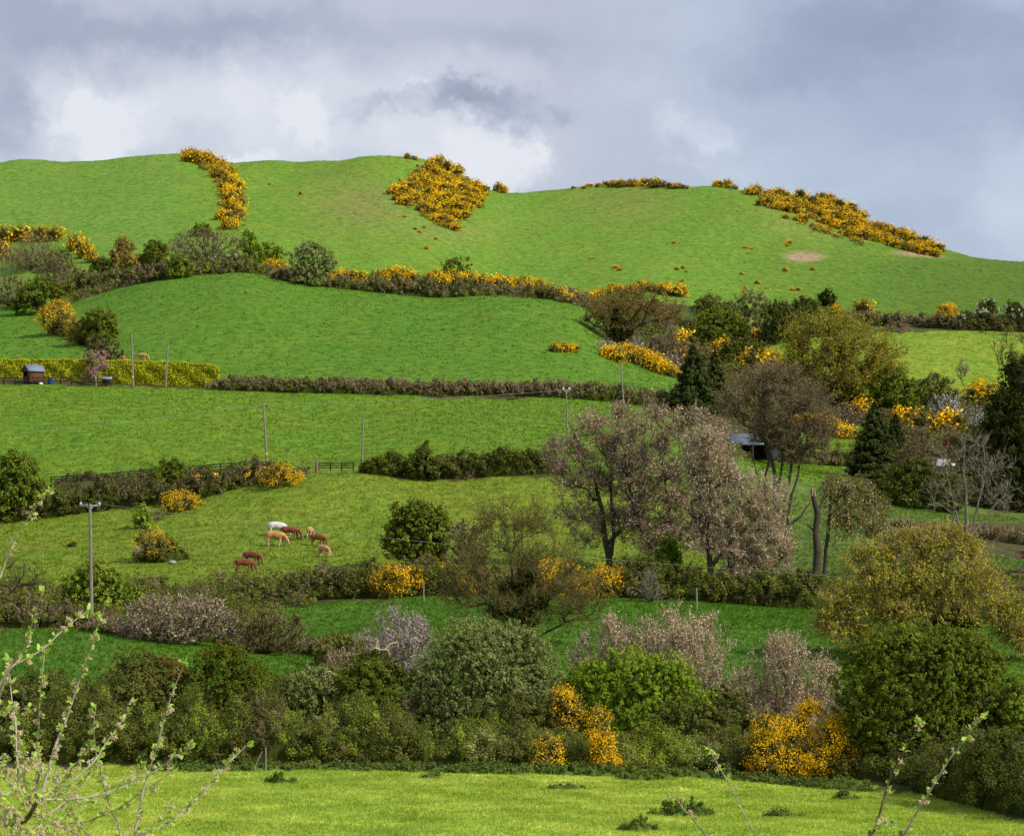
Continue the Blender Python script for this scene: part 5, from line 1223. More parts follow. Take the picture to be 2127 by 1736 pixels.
pole('pole in front of the golden garden hedge, the left of two there', (273,694), (277,806), 2.3, 0, 0.2)
pole('pole in front of the golden garden hedge, right of its twin', (349,712), (344,804), 2.0)
A4, _, _ = pole('pole in the middle field with a yellow plate near its foot', (547,837), (555,964), 2.6, 0, 0.15)
pole('shorter pole in the middle field behind the gate', (755,861), (752,958), 2.2)
A6, _, _ = pole('pole with small crossarm half hidden behind the blossomed trees', (1176,808), (1180,930), 1.8, 13)
pole('pole in front of the diagonal gorse band left of the fir', (1289,755), (1296,843), 2.0)
pole('thin pole in front of the lower gorse band', (1662,878), (1668,962), 2.0)
WIREM = solid('wire_metal', (0.30,0.32,0.30), (0.45,0.46,0.44), 0.5, 8)
def wire(name, label, a, b, sag, r):
    s = np.linspace(0, 1, 40)[:, None]; q = a*(1-s)+b*s; q[:, 2] -= (4*s*(1-s)*sag)[:, 0]
    mb = MB(); tubes(mb, q[:-1]-a, q[1:]-a, r, r, 4); o = link(name, mb.mesh(name, [WIREM], True), None, a); tag(o, label, 'wire')
wire('overhead_wire', 'thin pale wire rising from the left edge to the middle field pole', A4 + np.array([0,0,-0.1]), P(-260, 922, 262), 0.5, 0.012)
wire('overhead_wire', 'thin pale wire between the middle field pole and the half-hidden pole', A4 + np.array([0.1,0,-0.1]), A6 + np.array([-0.5,0,-0.15]), 0.3, 0.013)
wire('overhead_wire', 'thin dark wire from the tallest pole to the right over the cattle field', A1 + np.array([21*px1*0.92,0,0]), P(2300,1222,176), 0.9, 0.0055)
# ------------------------------------------------------------------ fences and gate
BLACKW = solid('black_stained_wood', (0.018,0.016,0.014), (0.045,0.040,0.034), 0.8, 9, 0.2, (1,1,1), 0.3)
def fence(label, pts, step, hgt, rails, mat, pw=2.4, rw=2.0, skip=()):
    pts = np.array(pts, float); c = np.concatenate([[0], np.cumsum(np.diff(pts[:,0]))]); us = np.arange(pts[0,0], pts[-1,0]+.1, step)
    W = []
    for u in us:
        p, d = gpt(u, np.interp(u, pts[:,0], pts[:,1])); W.append((p, d/F))
    o = W[len(W)//2][0].copy(); px = np.mean([w[1] for w in W]); t = thing('wooden_fence', label, 'fence', o)
    for i, (p, _) in enumerate(W):
        mb = MB(); mb.box(p-o+[0,0,hgt*px*0.5-0.1], (pw*px, pw*px, hgt*px+0.2)); link('post', mb.mesh('post', [mat]), t)
    for k in range(rails):
        mb = MB(); z = hgt*px*(0.9-k*0.8/rails)
        A = np.array([w[0]-o+[0,-pw*px*0.52,z] for w in W]); 
        for a, b in zip(A[:-1], A[1:]):
            L = np.linalg.norm(b-a); V = []
            for q in (a, b):
                for dy in (-0.025, 0.0):
                    for dz in (-rw*px/2, rw*px/2): V.append(q+[0,dy,dz])
            mb.add(V, quads=[[0,1,3,2],[4,6,7,5],[0,4,5,1],[2,3,7,6],[1,5,7,3],[0,2,6,4]])
        link('rail', mb.mesh('rail', [mat]), t)
fence('black post-and-rail fence before the golden garden hedge', [(-16,798),(120,799),(240,802)], 23.6, 15, 2, BLACKW, 2.4, 1.6)
fence('black railed fence along the top of the left bank', [(106,1002),(180,1000),(300,988),(400,980),(500,972),(560,970)], 32, 12, 2, BLACKW, 2.6, 2.2)
fence('three-railed black field fence beside the reddish stone gatepost', [(662,978),(735,978)], 24, 18, 3, BLACKW, 2.6, 1.9)
REDST = solid('reddish_stone', (0.16,0.085,0.06), (0.30,0.18,0.13), 0.9, 6, 0.1, (1,1,1), 0.6)
STONE = solid('pale_stone', (0.20,0.17,0.145), (0.38,0.34,0.30), 0.9, 5, 0.1, (1,1,1), 0.7)
def post(name, label, u, v, w, h, mat, cat='post', lean=0.0):
    p, d = gpt(u, v); px = d/F; mb = MB()
    tubes(mb, [[0,0,-0.2],[lean*h*px*0.5,0,h*px*0.5]], [[lean*h*px*0.5,0,h*px*0.5],[lean*h*px,0,h*px]], [w*px*0.5,w*px*0.47], [w*px*0.47,w*px*0.40], 7)
    # weathered, slightly domed top
    tubes(mb, [[lean*h*px,0,h*px]], [[lean*h*px,0,h*px+w*px*0.25]], w*px*0.40, w*px*0.12, 7)
    o = link(name, mb.mesh(name, [mat], False), None, p); tag(o, label, cat); return o
post('gatepost', 'reddish stone gatepost at the left end of the field fence', 658, 980, 8, 22, REDST, 'gatepost')
post('wooden_stake', 'pale wooden stake at the foot of the flowering gorse by the bramble hedge', 880, 1250, 3.4, 40, POLE, 'stake')
post('wooden_stake', 'thin leaning stake in the second green field, left part', 484, 1260, 2.4, 18, POLE, 'stake', 0.25)
post('wooden_stake', 'stake in the grass below the blossomed trees', 1447, 1266, 4, 44, POLE, 'stake')
post('wooden_stake', 'short stake right of the golden hedge end', 426, 806, 2, 22, POLE, 'stake')
post('wooden_stake', 'short leaning stake near the dark hutch', 242, 800, 2, 16, BLACKW, 'stake', 0.2)
post('wooden_stake', 'grey stake at the thicket foot, the upright one of a pair', 552, 1604, 4, 50, POLE, 'stake', 0.0)
post('wooden_stake', 'grey stake at the thicket foot, leaning against its pair', 522, 1606, 3, 46, POLE, 'stake', 0.5)
def rock(label, u, v, w, h, mat=STONE, seed=0):
    p, d = gpt(u, v); px = d/F; r = np.random.default_rng(seed+900)
    import bmesh
    bm = bmesh.new(); bmesh.ops.create_icosphere(bm, subdivisions=3, radius=1.0)
    k = r.normal(size=(5, 3)); 
    for vv in bm.verts:
        q = np.array(vv.co); s = 1 + 0.12*sum(math.sin(float(q@a)*2.2+i) for i, a in enumerate(k))/2
        q = q*s; q[2] = max(q[2], -0.35); vv.co = (q[0]*w*px*.5, q[1]*w*px*.4, q[2]*h*px*.62)
    me = bpy.data.meshes.new('boulder'); bm.to_mesh(me); bm.free(); me.materials.append(mat)
    o = link('boulder', me, None, p + np.array([0,0,h*px*0.25])); tag(o, label, 'boulder')
rock('pale boulder on the bramble bank left of the gate', 456, 1024, 17, 14, seed=1)
rock('flat pale stone below the bramble mound in the cattle field', 357, 1172, 18, 9, seed=2)
rock('white stone on the edge of the low green field at left', 398, 1333, 14, 8, seed=3)
rock('grey round stone at the right end of the golden hedge', 436, 806, 12, 11, seed=4)
rock('pale stone against the left side of the gorse mound', 286, 1148, 16, 14, seed=6)
rock('pale rubble stone left under the blossomed trees', 1130, 972, 18, 14, seed=7)
rock('pale rubble stone beside the barn foot', 1512, 978, 40, 22, seed=8)
# ------------------------------------------------------------------ golden clipped hedge
def golden_hedge():
    rng = rs(); o, d = gpt(200, 797); o[1] += 1.6; px = (d+1.6)/F
    # footprint follows the field edge from left to right
    us = np.linspace(-40, 450, 60); top = np.interp(us, [-40,160,330,430,450], [748,747,752,757,762]); bot = np.interp(us, [-40,160,300,400,450], [800,802,804,804,802])
    dist = o[1] + np.interp(us, [-40,450], [1.5,-2.5]); X = (us-UC)/F*dist; ZT_ = (HV-top)/F*dist; ZB = (HV-bot)/F*dist - 0.3
    th = 1.8; t = thing('clipped_hedge', 'long clipped golden-yellow garden hedge behind the little shed', 'hedge', o)
    mb = MB()
    def surf(a, face, b, r):   # a along 0..1, face: 0 front 1 top 2 end ; b across
        i = a*(len(us)-1); x = np.interp(i, np.arange(len(us)), X); y = np.interp(i, np.arange(len(us)), dist); zt = np.interp(i, np.arange(len(us)), ZT_); zb = np.interp(i, np.arange(len(us)), ZB)
        wv = 0.06*np.sin(x*2.1)+0.05*np.sin(x*5.3+1)
        if face == 0: z = zb+(zt-zb)*b; bul = 0.10*np.sin(x*1.7+z*2.3)+0.07*np.sin(x*4.1-z*3.1)-0.18*np.maximum(0, b-0.88)/0.12; return np.stack([x, y-bul-r, z+wv*b], 1)
        if face == 1: return np.stack([x, y+b*th, zt+wv+r+0.05*np.sin(y*3+x*3)-0.10*np.minimum(1, np.abs(b-0.5)*2)**6], 1)
        return np.stack([np.full_like(x, X[-1])+r+0.1-0.25*np.maximum(0, b-0.8), dist[-1]+a*th, ZB[-1]+(ZT_[-1]-ZB[-1])*b], 1)
    for face, n, nr in ((0, 26000, (0,-1,0.2)), (1, 9000, (0,-0.2,1)), (2, 2200, (1,-0.1,0.2))):
        p = surf(rng.random(n), face, rng.random(n), rng.uniform(-0.16, 0.10, n)+0.09*np.sin(np.arange(n)*0.37)); leaves(mb, p-o, np.array(nr)+np.zeros((n,3)), 1.7*px, 0.6, rng, jitter=1.3, rnd=rng.uniform(0,1,n))
    n = 900; p = surf(rng.random(n), 1, np.zeros(n), rng.uniform(0.0, 0.22, n)); leaves(mb, p-o, rdir(rng, n), 1.8*px, 0.3, rng, up=np.array([0,0,1.0]))
    nx = len(us); V = []
    for k in range(nx): V += [[X[k],dist[k]+0.15,ZB[k]-0.5],[X[k],dist[k]+0.15,ZT_[k]-0.15],[X[k],dist[k]+th-0.15,ZT_[k]-0.15],[X[k],dist[k]+th-0.15,ZB[k]-0.5]]
    V = np.array(V)-o; idx = np.arange(nx*4).reshape(nx, 4); q = [idx[:-1,[a]] for a in ()]
    qs = []
    for a in range(3): qs.append(np.stack([idx[:-1,a], idx[1:,a], idx[1:,a+1], idx[:-1,a+1]], 1))
    qs.append(np.array([idx[0], idx[-1][::-1]])); mb.add(V, quads=np.concatenate(qs), rnd=rng.uniform(0,0.4,len(V)), mat=0)
    link('foliage', mb.mesh('foliage', [LM('golden', trans=0.2)]), t)
golden_hedge()
# ------------------------------------------------------------------ garden shed
REDW = solid('shed_boards', (0.11,0.040,0.022), (0.21,0.085,0.048), 0.75, 4, 0.2, (1,1,9), 0.3)
SLATE = solid('shed_roof_felt', (0.13,0.17,0.23), (0.22,0.27,0.34), 0.7, 6, 0.3)
DARKIN = solid('dark_inside', (0.012,0.008,0.006), (0.03,0.018,0.013), 0.9, 6)
def shed():
    p, d = gpt(66, 799); p[1] += 1.2; p[2] = Hxy(p[0], p[1]); w, L, hw, hr = 2.0, 2.3, 1.75, 2.55
    t = thing('garden_shed', 'little reddish-brown wooden shed with slate-blue roof and open dark front', 'shed', p, rz=math.radians(40))
    # front gable faces -x after turning; build in local frame: gable plane at x=-L/2
    mb = MB(); x0, x1 = -L/2, L/2; y = w/2
    for xx, e in ((x0, 0.06), (x1, 0)):
        # gable wall with tapering foot, door hole in the front one
        if xx == x1:
            for th in (0, -0.05): mb.add([[xx+th,-y,0],[xx+th,y,0],[xx+th,y,hw],[xx+th,0,hr-0.06],[xx+th,-y,hw]], quads=[[0,1,2,4]], tris=[[4,2,3]])
        else:
            for th in (0, 0.06):
                X = xx+th; mb.add([[X,-y,0],[X,-0.62,0],[X,-0.42,1.65],[X,-y,hw],[X,y,0],[X,0.62,0],[X,0.42,1.65],[X,y,hw],[X,0,hr-0.06]], quads=[[0,1,2,3],[4,5,6,7]], tris=[[3,2,8],[2,6,8],[6,7,8]])
    for sy in (-1, 1): mb.box(((x0+x1)/2, sy*(y-0.02), hw/2), (L-0.13, 0.05, hw))
    for k in range(9): mb.box(((x0+x1)/2, -y-0.012, 0.12+k*0.19), (L-0.1, 0.022, 0.155)); 
    for k in range(9): mb.box(((x0+x1)/2, y+0.012, 0.12+k*0.19), (L-0.1, 0.022, 0.155))
    link('wall', mb.mesh('wall', [REDW]), t)
    mb = MB(); a = math.atan2(hr-hw, y)
    for sy in (-1, 1):
        n = np.array([0, sy*math.sin(a), math.cos(a)]); 
        e0 = np.array([0, sy*(y+0.22), hw-0.22*math.tan(a)+0.02]); e1 = np.array([0, sy*0.0, hr+0.02])
        V = [[X,*(q+n*h)[1:]] for X in (x0-0.22, x1+0.15) for q in (e0, e1) for h in (0, 0.06)]
        mb.add(V, quads=[[0,1,3,2],[4,6,7,5],[0,4,5,1],[2,3,7,6],[1,5,7,3],[0,2,6,4]])
    mb.box(((x0+x1)/2, 0, hr+0.075), (L+0.38, 0.16, 0.05))
    link('roof', mb.mesh('roof', [SLATE]), t)
    mb = MB(); mb.box(((x0+x1)/2, 0, 0.03), (L-0.2, w-0.2, 0.06)); mb.box((x1-0.12, 0, 1.0), (0.04, w-0.3, 1.5)); link('floor', mb.mesh('floor', [DARKIN]), t)
    mb = MB()
    for sy in (-1, 1): mb.box((x0-0.16, sy*y*0.5, (hw+hr)/2+0.02), (0.03, y*1.05, 0.10)); 
    V = mb.V; mb2 = MB()
    for sy in (-1, 1):
        q0 = np.array([x0-0.245, sy*(y+0.2), hw-0.2*math.tan(a)]); q1 = np.array([x0-0.245, 0, hr]); 
        mb2.add([q0+[0,0,-0.06], q1+[0,0,-0.06], q1+[0,0,0.05], q0+[0,0,0.05], q0+[-0.03,0,-0.06], q1+[-0.03,0,-0.06], q1+[-0.03,0,0.05], q0+[-0.03,0,0.05]], quads=[[0,1,2,3],[4,7,6,5],[3,2,6,7],[0,4,5,1]])
    link('bargeboard', mb2.mesh('bargeboard', [REDW]), t)
shed()
def barrel():
    p, d = gpt(105, 798); p[1] += 0.1; p[2] = Hxy(p[0], p[1]); BL = solid('blue_plastic', (0.012,0.07,0.30), (0.02,0.11,0.42), 0.4, 5, 0.4)
    t = thing('blue_barrel', 'pair-wide blue plastic tub standing right of the little shed', 'tub', p); r, h = 0.42, 0.85
    mb = MB(); zs = [0,0.05,0.3,0.33,0.36,0.6,0.63,0.66,h]; rr = [r*.92,r*.97,r,r*1.04,r,r,r*1.04,r,r*0.96]
    tubes(mb, [[0,0,a] for a in zs[:-1]], [[0,0,b] for b in zs[1:]], rr[:-1], rr[1:], 18); link('tub_body', mb.mesh('tub_body', [BL], True), t)
    mb = MB(); tubes(mb, [[0,0,h],[0,0,h+.05]], [[0,0,h+.05],[0,0,h+.07]], [r*1.03,r*1.03], [r*1.03,0.02], 18); link('lid', mb.mesh('lid', [BL]), t)
barrel()
def hutch():
    p, d = gpt(220, 801); p[1] += 0.7; p[2] = Hxy(p[0], p[1])
    t = thing('animal_hutch', 'low dark hutch with grey roof right of the pink cherry tree', 'hutch', p, rz=0.25)
    mb = MB(); mb.box((0,0,0.5), (1.3,0.7,0.62))
    for a in (-.58,.58):
        for b in (-.28,.28): mb.box((a,b,0.10), (0.07,0.07,0.2))
    link('hutch_body', mb.mesh('hutch_body', [solid('dark_red_wood', (0.035,0.016,0.013), (0.075,0.035,0.028), 0.8)]), t)
    mb = MB()
    for sy in (-1, 1): mb.add([[-.75,sy*.48,.80],[.75,sy*.48,.80],[.75,0,1.12],[-.75,0,1.12],[-.75,sy*.48,.85],[.75,sy*.48,.85],[.75,0,1.17],[-.75,0,1.17]], quads=[[0,1,2,3],[4,7,6,5],[0,4,5,1],[0,3,7,4],[1,5,6,2]])
    link('roof', mb.mesh('roof', [SLATE]), t)
    mb = MB(); mb.box((0,-0.365,0.5), (0.7,0.02,0.45)); link('wire_front', mb.mesh('wire_front', [DARKIN]), t)
hutch()
# pink cherry
tree('cherry_tree', 'slender pink-flowering cherry tree in front of the golden hedge', 'cherry tree', 200, 801,
     [(10,58,15,18),(16,70,12,14),(-3,30,12,10),(4,40,10,10),(18,46,10,12)], [[(0,0),(-1,10),(-2,20),(2,34),(8,48)]], 'brown', n=110, tl=4, tr=0.25, rmax=2.6, leaf=[(PINK(), 900, 1.5, 'blossom')], bark=solid('pink_grey_bark', (0.24,0.18,0.15), (0.42,0.33,0.29), 0.9))
twiggy('shrub', 'faint brown budding shrub hanging over the golden hedge by the cherry', 'shrub', 190, 796, 40, 74, 'tan', n=90, tl=5, tr=0.24, leaf=[(LM('orange'), 900, 1.4, 'buds')])
# ------------------------------------------------------------------ farm buildings
def barn():
    p, d = gpt(1560, 955); d += 3; p = P(1566, 955, d); p[2] = float(H(1566, d)); px = d/F; w, L = 6.0, 7.0; hw = 1.9; rise = 1.5
    t = thing('barn', 'farm barn with curved grey-blue metal roof half hidden by the brown bare tree', 'barn', p, rz=math.radians(62))
    mb = MB(); mb.box((w/2-0.2, 0, hw/2), (0.1, L-0.3, hw))
    for sy in (-1, 1):
        xs = np.linspace(-w/2+0.05, w/2-0.05, 12); zs = hw + rise*(1-(xs/(w/2+0.3))**2) - 0.05
        for x0, x1, z0, z1 in zip(xs[:-1], xs[1:], zs[:-1], zs[1:]): mb.add([[x0,sy*(L/2-0.06),0],[x1,sy*(L/2-0.06),0],[x1,sy*(L/2-0.06),z1],[x0,sy*(L/2-0.06),z0]], quads=[[0,1,2,3]])
    link('wall', mb.mesh('wall', [solid('dark_barn_wall', (0.03,0.03,0.03), (0.06,0.055,0.05), 0.9)]), t)
    mb = MB()
    for y in np.linspace(-L/2+0.2, L/2-0.2, 4): mb = MB(); tubes(mb, [[-w/2-0.05,y,-0.2]], [[-w/2-0.05,y,hw+0.05]], 0.09, 0.09, 8); link('post', mb.mesh('post', [POLE]), t)
    mb = MB(); n = 18; xs = np.linspace(-w/2-0.3, w/2+0.3, n); zs = hw + rise*(1-(xs/(w/2+0.3))**2)
    V = []; 
    for x, z in zip(xs, zs): V += [[x,-L/2-0.3,z],[x,L/2+0.3,z],[x,-L/2-0.3,z+0.07],[x,L/2+0.3,z+0.07]]
    idx = np.arange(n*4).reshape(n, 4); qs = [np.stack([idx[:-1,a], idx[1:,a], idx[1:,b], idx[:-1,b]], 1) for a, b in ((0,1),(3,2),(2,0),(1,3))]
    mb.add(V, quads=np.concatenate(qs)); link('roof', mb.mesh('roof', [solid('barn_roof_metal', (0.085,0.11,0.155), (0.19,0.225,0.285), 0.45, 3, 0.5, (8,1,1))]), t)
barn()
def paleshed():
    d0 = ground(1958, 1000); d = d0 + 1; p = P(1962, 1000, d); p[2] = float(H(1962, d)); px = d/F
    up = (HV-968)/F*d - p[2]
    t = thing('outbuilding', 'small outbuilding with pale sheet roof behind the bare grey tree', 'outbuilding', p, rz=math.radians(-20))
    w, L = 46*px, 3.0; hw = max(1.6, up)
    mb = MB(); 
    for sy in (-1, 1): mb.box((0, sy*L/2, hw/2), (w-0.2, 0.12, hw))
    for sx in (-1, 1): mb.box((sx*(w/2-0.15), 0, hw/2), (0.12, L-0.14, hw))
    link('wall', mb.mesh('wall', [solid('old_wall', (0.10,0.09,0.08), (0.20,0.18,0.16), 0.9, 4, 0.1, (1,1,1), .5)]), t)
    mb = MB(); mb.add([[-w/2-.2,-L/2-.2,hw+.05],[w/2+.2,-L/2-.2,hw-.15],[w/2+.2,L/2+.2,hw+0.75],[-w/2-.2,L/2+.2,hw+0.95],[-w/2-.2,-L/2-.2,hw+.12],[w/2+.2,-L/2-.2,hw-.08],[w/2+.2,L/2+.2,hw+.82],[-w/2-.2,L/2+.2,hw+1.02]], quads=[[0,3,2,1],[4,5,6,7],[0,1,5,4],[1,2,6,5],[2,3,7,6],[3,0,4,7]])
    link('roof', mb.mesh('roof', [solid('pale_sheet_roof', (0.42,0.37,0.33), (0.66,0.61,0.56), 0.7, 3, 0.2)]), t)
paleshed()
# broken dead trunk
def snag():
    p, d = gpt(1697, 1216); px = d/F; t = thing('dead_tree', 'broken dead tree trunk with jagged pale top', 'dead tree', p)
    rng = rs(); q = np.array([(0,-8),(-2,30),(2,70),(-3,110),(2,150),(-8,186),(-12,200)])*px; r = np.array([11,8,8.6,6.8,7.2,5,2])*px
    mb = MB(); V3 = np.c_[q[:,0], 0*q[:,0], q[:,1]]; tubes(mb, V3[:-1], V3[1:], r[:-1], r[1:], 9)
    mb2 = MB(); e = V3[-2]
    for k in range(7):
        a = rng.uniform(0, 6.28); s = e+np.array([math.cos(a),math.sin(a),0])*4*px; tubes(mb2, [s], [s+np.array([rng.normal()*2,rng.normal()*2,rng.uniform(8,20)])*px], 2*px, 0.4*px, 4)
    B = V3[4]; tubes(mb, [B, V3[3]], [B+np.array([14,0,40])*px, V3[3]+np.array([-16,4,16])*px], [4*px,3*px], [1.5*px,1*px], 6)
    link('trunk', mb.mesh('trunk', [BARK()], True), t); link('splintered_top', mb2.mesh('splintered_top', [solid('fresh_wood', (0.30,0.20,0.13), (0.45,0.33,0.22), 0.9)]), t)
snag()
# log pile at the right edge
def logs():
    LOGB = solid('log_bark', (0.08,0.045,0.035), (0.17,0.10,0.075), 0.95, 6, .1, (1,1,1), .6); CUT = solid('cut_wood', (0.42,0.20,0.11), (0.58,0.32,0.19), 0.8)
    for i, (u, v, r, L, rz, up, lab) in enumerate(((2116,1200,16,60,1.1,34,'upper cut log with orange sawn end at the right edge'),(2124,1204,15,70,0.7,10,'lower log in the small pile at the right edge'),(2100,1206,9,56,0.2,2,'thin log at the foot of the pile at the right edge'))):
        p, d = gpt(u, v); px = d/F; t = thing('cut_log', lab, 'log', p+np.array([0,0,(up+r)*px*0.9]), 'logs piled at the right edge', rz=rz)
        mb = MB(); m = 7; xs = np.linspace(0, L, m)*px; zz = np.sin(xs*1.3)*r*0.1*px
        A = np.c_[xs, 0*xs, zz]; tubes(mb, A[:-1], A[1:], r*px*0.5, r*px*0.48, 12); link('bark', mb.mesh('bark', [LOGB], True), t)
        mb = MB(); tubes(mb, [A[0]-[0.02,0,0]], [A[0]+[0.01,0,0]], r*px*0.44, r*px*0.47, 12); ang = np.arange(12)*math.pi/6
        mb.add([[A[0][0]-0.022, r*px*0.44*math.cos(a), A[0][2]+r*px*0.44*math.sin(a)] for a in ang]+[[A[0][0]-0.025,0,A[0][2]]], tris=[[k,(k+1)%12,12] for k in range(12)])
        link('sawn_end', mb.mesh('sawn_end', [CUT]), t)
logs()
# dead bleached branches over the thicket
def deadwood():
    p, d = gpt(760, 1534); px = d/F; t = thing('dead_tree', 'dead bleached crooked branches sticking out over the front thicket', 'dead tree', p)
    o = np.array([760., 1534.]); mb = MB()
    L = [[(720,1415),(700,1404),(685,1395),(668,1400),(650,1408),(636,1404)],[(668,1400),(648,1392),(640,1384)],[(660,1402),(640,1410),(630,1408)],[(722,1425),(716,1412),(704,1404),(690,1402),(672,1406),(660,1418)],
         [(760,1400),(768,1380),(778,1384),(792,1380),(800,1384)],[(768,1380),(764,1392)],[(800,1350),(812,1338),(826,1334),(828,1346)],[(770,1352),(780,1346),(792,1350),(806,1350),(812,1362)],[(812,1412),(806,1400),(796,1392),(790,1384)],
         [(822,1380),(828,1370),(840,1372),(852,1372)],[(852,1366),(866,1362),(880,1364)],[(740,1362),(752,1356),(764,1360)],[(755,1388),(750,1400),(742,1404)],[(722,1428),(726,1436),(722,1444)],[(786,1330),(782,1342),(788,1352)],[(800,1384),(812,1392),(820,1404)],
         [(760,1520),(745,1480),(728,1440),(722,1425)],[(765,1520),(775,1470),(780,1430),(785,1400),(780,1384)],[(770,1520),(800,1460),(815,1410),(822,1380)],[(780,1430),(790,1390),(795,1360),(790,1345)],[(800,1384),(820,1374),(840,1368),(852,1366)],[(770,1352),(758,1358),(740,1362)],[(780,1384),(768,1390),(760,1400)]]
    rng = rs()
    for i, l in enumerate(L):
        q = np.array([[(a-o[0])*px, -14*px + 0*a, (o[1]-b)*px] for a, b in l]); q[:, 1] += np.cumsum(rng.normal(size=len(q)))*3*px
        thick = i >= 16
        r = np.linspace(3.0 if thick else 2.1, 2.0 if thick else 0.9, len(q))*px
        tubes(mb, q[:-1], q[1:], r[:-1], r[1:], 5, rnd=rng.uniform(0,1,len(q)-1), mat=1 if thick else 0)
        for s in range(2 if not thick else 0):
            k = rng.integers(0, len(q)); tubes(mb, [q[k]], [q[k]+np.array([rng.normal()*9, rng.normal()*5, rng.normal()*7+4])*px], r[k]*0.6, 0.4*px, 4)
    link('branches', mb.mesh('branches', [TW('bleached'), BARK()]), t)
deadwood()
# ------------------------------------------------------------------ cattle
def cow_mesh(name, nodes, edges):
    me = bpy.data.meshes.new(name); me.from_pydata([n[:3] for n in nodes], edges, []); o = bpy.data.objects.new('tmp', me); col.objects.link(o)
    md = o.modifiers.new('s', 'SKIN'); md.use_smooth_shade = True
    for i, n in enumerate(nodes):
        sv = me.skin_vertices[0].data[i]; sv.radius = (n[3], n[4] if len(n) > 4 else n[3]); sv.use_root = (i == 0)
    o.modifiers.new('b', 'SUBSURF').levels = 2
    dg = bpy.context.evaluated_depsgraph_get(); dg.update(); r = bpy.data.meshes.new_from_object(o.evaluated_get(dg)); r.name = name
    bpy.data.objects.remove(o); return r
def cow_nodes(step=0.0, headturn=0.0, headup=0.0, fat=1.0):
    n = []; e = []
    def a(x, y, z, r, r2=None, to=None):
        n.append((x, y, z, r, r2 or r)); i = len(n)-1
        if to is not None: e.append((to, i))
        return i
    pel = a(-0.60,0,1.04,0.26*fat,0.31*fat); lo = a(-0.28,0,1.01,0.28*fat,0.33*fat,pel); mid = a(0.05,0,0.98,0.31*fat,0.36*fat,lo); ch = a(0.38,0,0.99,0.29*fat,0.35*fat,mid)
    rump = a(-0.84,0,1.06,0.22,0.25,pel)
    n1 = a(0.68,headturn*0.1,0.98+headup*0.3,0.19,0.22,ch); n2 = a(0.90,headturn*0.25,0.74+headup*0.6,0.13,0.16,n1); po = a(1.05,headturn*0.4,0.48+headup*0.9,0.115,0.13,n2); fa = a(1.13,headturn*0.46,0.28+headup*0.85,0.09,0.10,po); mz = a(1.20,headturn*0.5,0.08+headup*0.8,0.075,0.08,fa)
    for s in (-1, 1):
        ear = a(1.03,headturn*0.4+s*0.16,0.56+headup*0.9,0.05,0.025,po); a(1.0,headturn*0.4+s*0.27,0.54+headup*0.9,0.035,0.018,ear)
        st = step*s
        sh = a(0.48,s*0.17,0.72,0.15,0.15,ch); kn = a(0.50+st*0.12,s*0.17,0.40,0.085,0.08,sh); pa = a(0.50+st*0.2,s*0.17,0.12,0.062,0.06,kn); a(0.53+st*0.22,s*0.17,0.02,0.058,0.055,pa)
        hp = a(-0.66,s*0.18,0.74,0.17,0.17,pel); sf = a(-0.60-st*0.05,s*0.18,0.56,0.125,0.12,hp); hk = a(-0.78-st*0.14,s*0.17,0.36,0.078,0.075,sf); pb = a(-0.72-st*0.18,s*0.17,0.12,0.06,0.06,hk); a(-0.68-st*0.18,s*0.17,0.02,0.057,0.055,pb)
    t1 = a(-1.0,0,1.0,0.05,0.05,rump); t2 = a(-1.04,0.02,0.72,0.025,0.025,t1); a(-1.03,0.02,0.48,0.05,0.04,t2)
    return n, e
def hide(key, body, leg, face):
    m, t = nt(key); L = t.links.new
    tc = N(t, 'ShaderNodeTexCoord'); sp = N(t, 'ShaderNodeSeparateXYZ'); L(tc.outputs['Object'], sp.inputs[0])
    no = N(t, 'ShaderNodeTexNoise'); no.inputs['Scale'].default_value = 3.5; no.inputs['Detail'].default_value = 5; L(tc.outputs['Object'], no.inputs['Vector'])
    mr = N(t, 'ShaderNodeMapRange'); mr.inputs[1].default_value = 0.66; mr.inputs[2].default_value = 0.40; L(sp.outputs[2], mr.inputs[0])
    fr = N(t, 'ShaderNodeMapRange'); fr.inputs[1].default_value = 1.10; fr.inputs[2].default_value = 1.24; L(sp.outputs[0], fr.inputs[0])
    m1 = N(t, 'ShaderNodeMix', data_type='RGBA'); m1.inputs['A'].default_value = (*body, 1); m1.inputs['B'].default_value = (*leg, 1); L(mr.outputs[0], m1.inputs['Factor'])
    m2 = N(t, 'ShaderNodeMix', data_type='RGBA'); L(m1.outputs['Result'], m2.inputs['A']); m2.inputs['B'].default_value = (*face, 1); L(fr.outputs[0], m2.inputs['Factor'])
    nr = N(t, 'ShaderNodeMapRange'); nr.inputs[1].default_value = 0.3; nr.inputs[2].default_value = 0.7; nr.inputs[3].default_value = 0.6; nr.inputs[4].default_value = 1.3; L(no.outputs['Fac'], nr.inputs[0])
    vm = N(t, 'ShaderNodeVectorMath', operation='SCALE'); L(m2.outputs['Result'], vm.inputs[0]); L(nr.outputs[0], vm.inputs['Scale'])
    b = N(t, 'ShaderNodeBsdfPrincipled'); b.inputs['Roughness'].default_value = 0.75; b.inputs['Specular IOR Level'].default_value = 0.2; b.inputs['Sheen Weight'].default_value = 0.2; L(vm.outputs[0], b.inputs['Base Color'])
    out = N(t, 'ShaderNodeOutputMaterial'); L(b.outputs[0], out.inputs[0]); return m
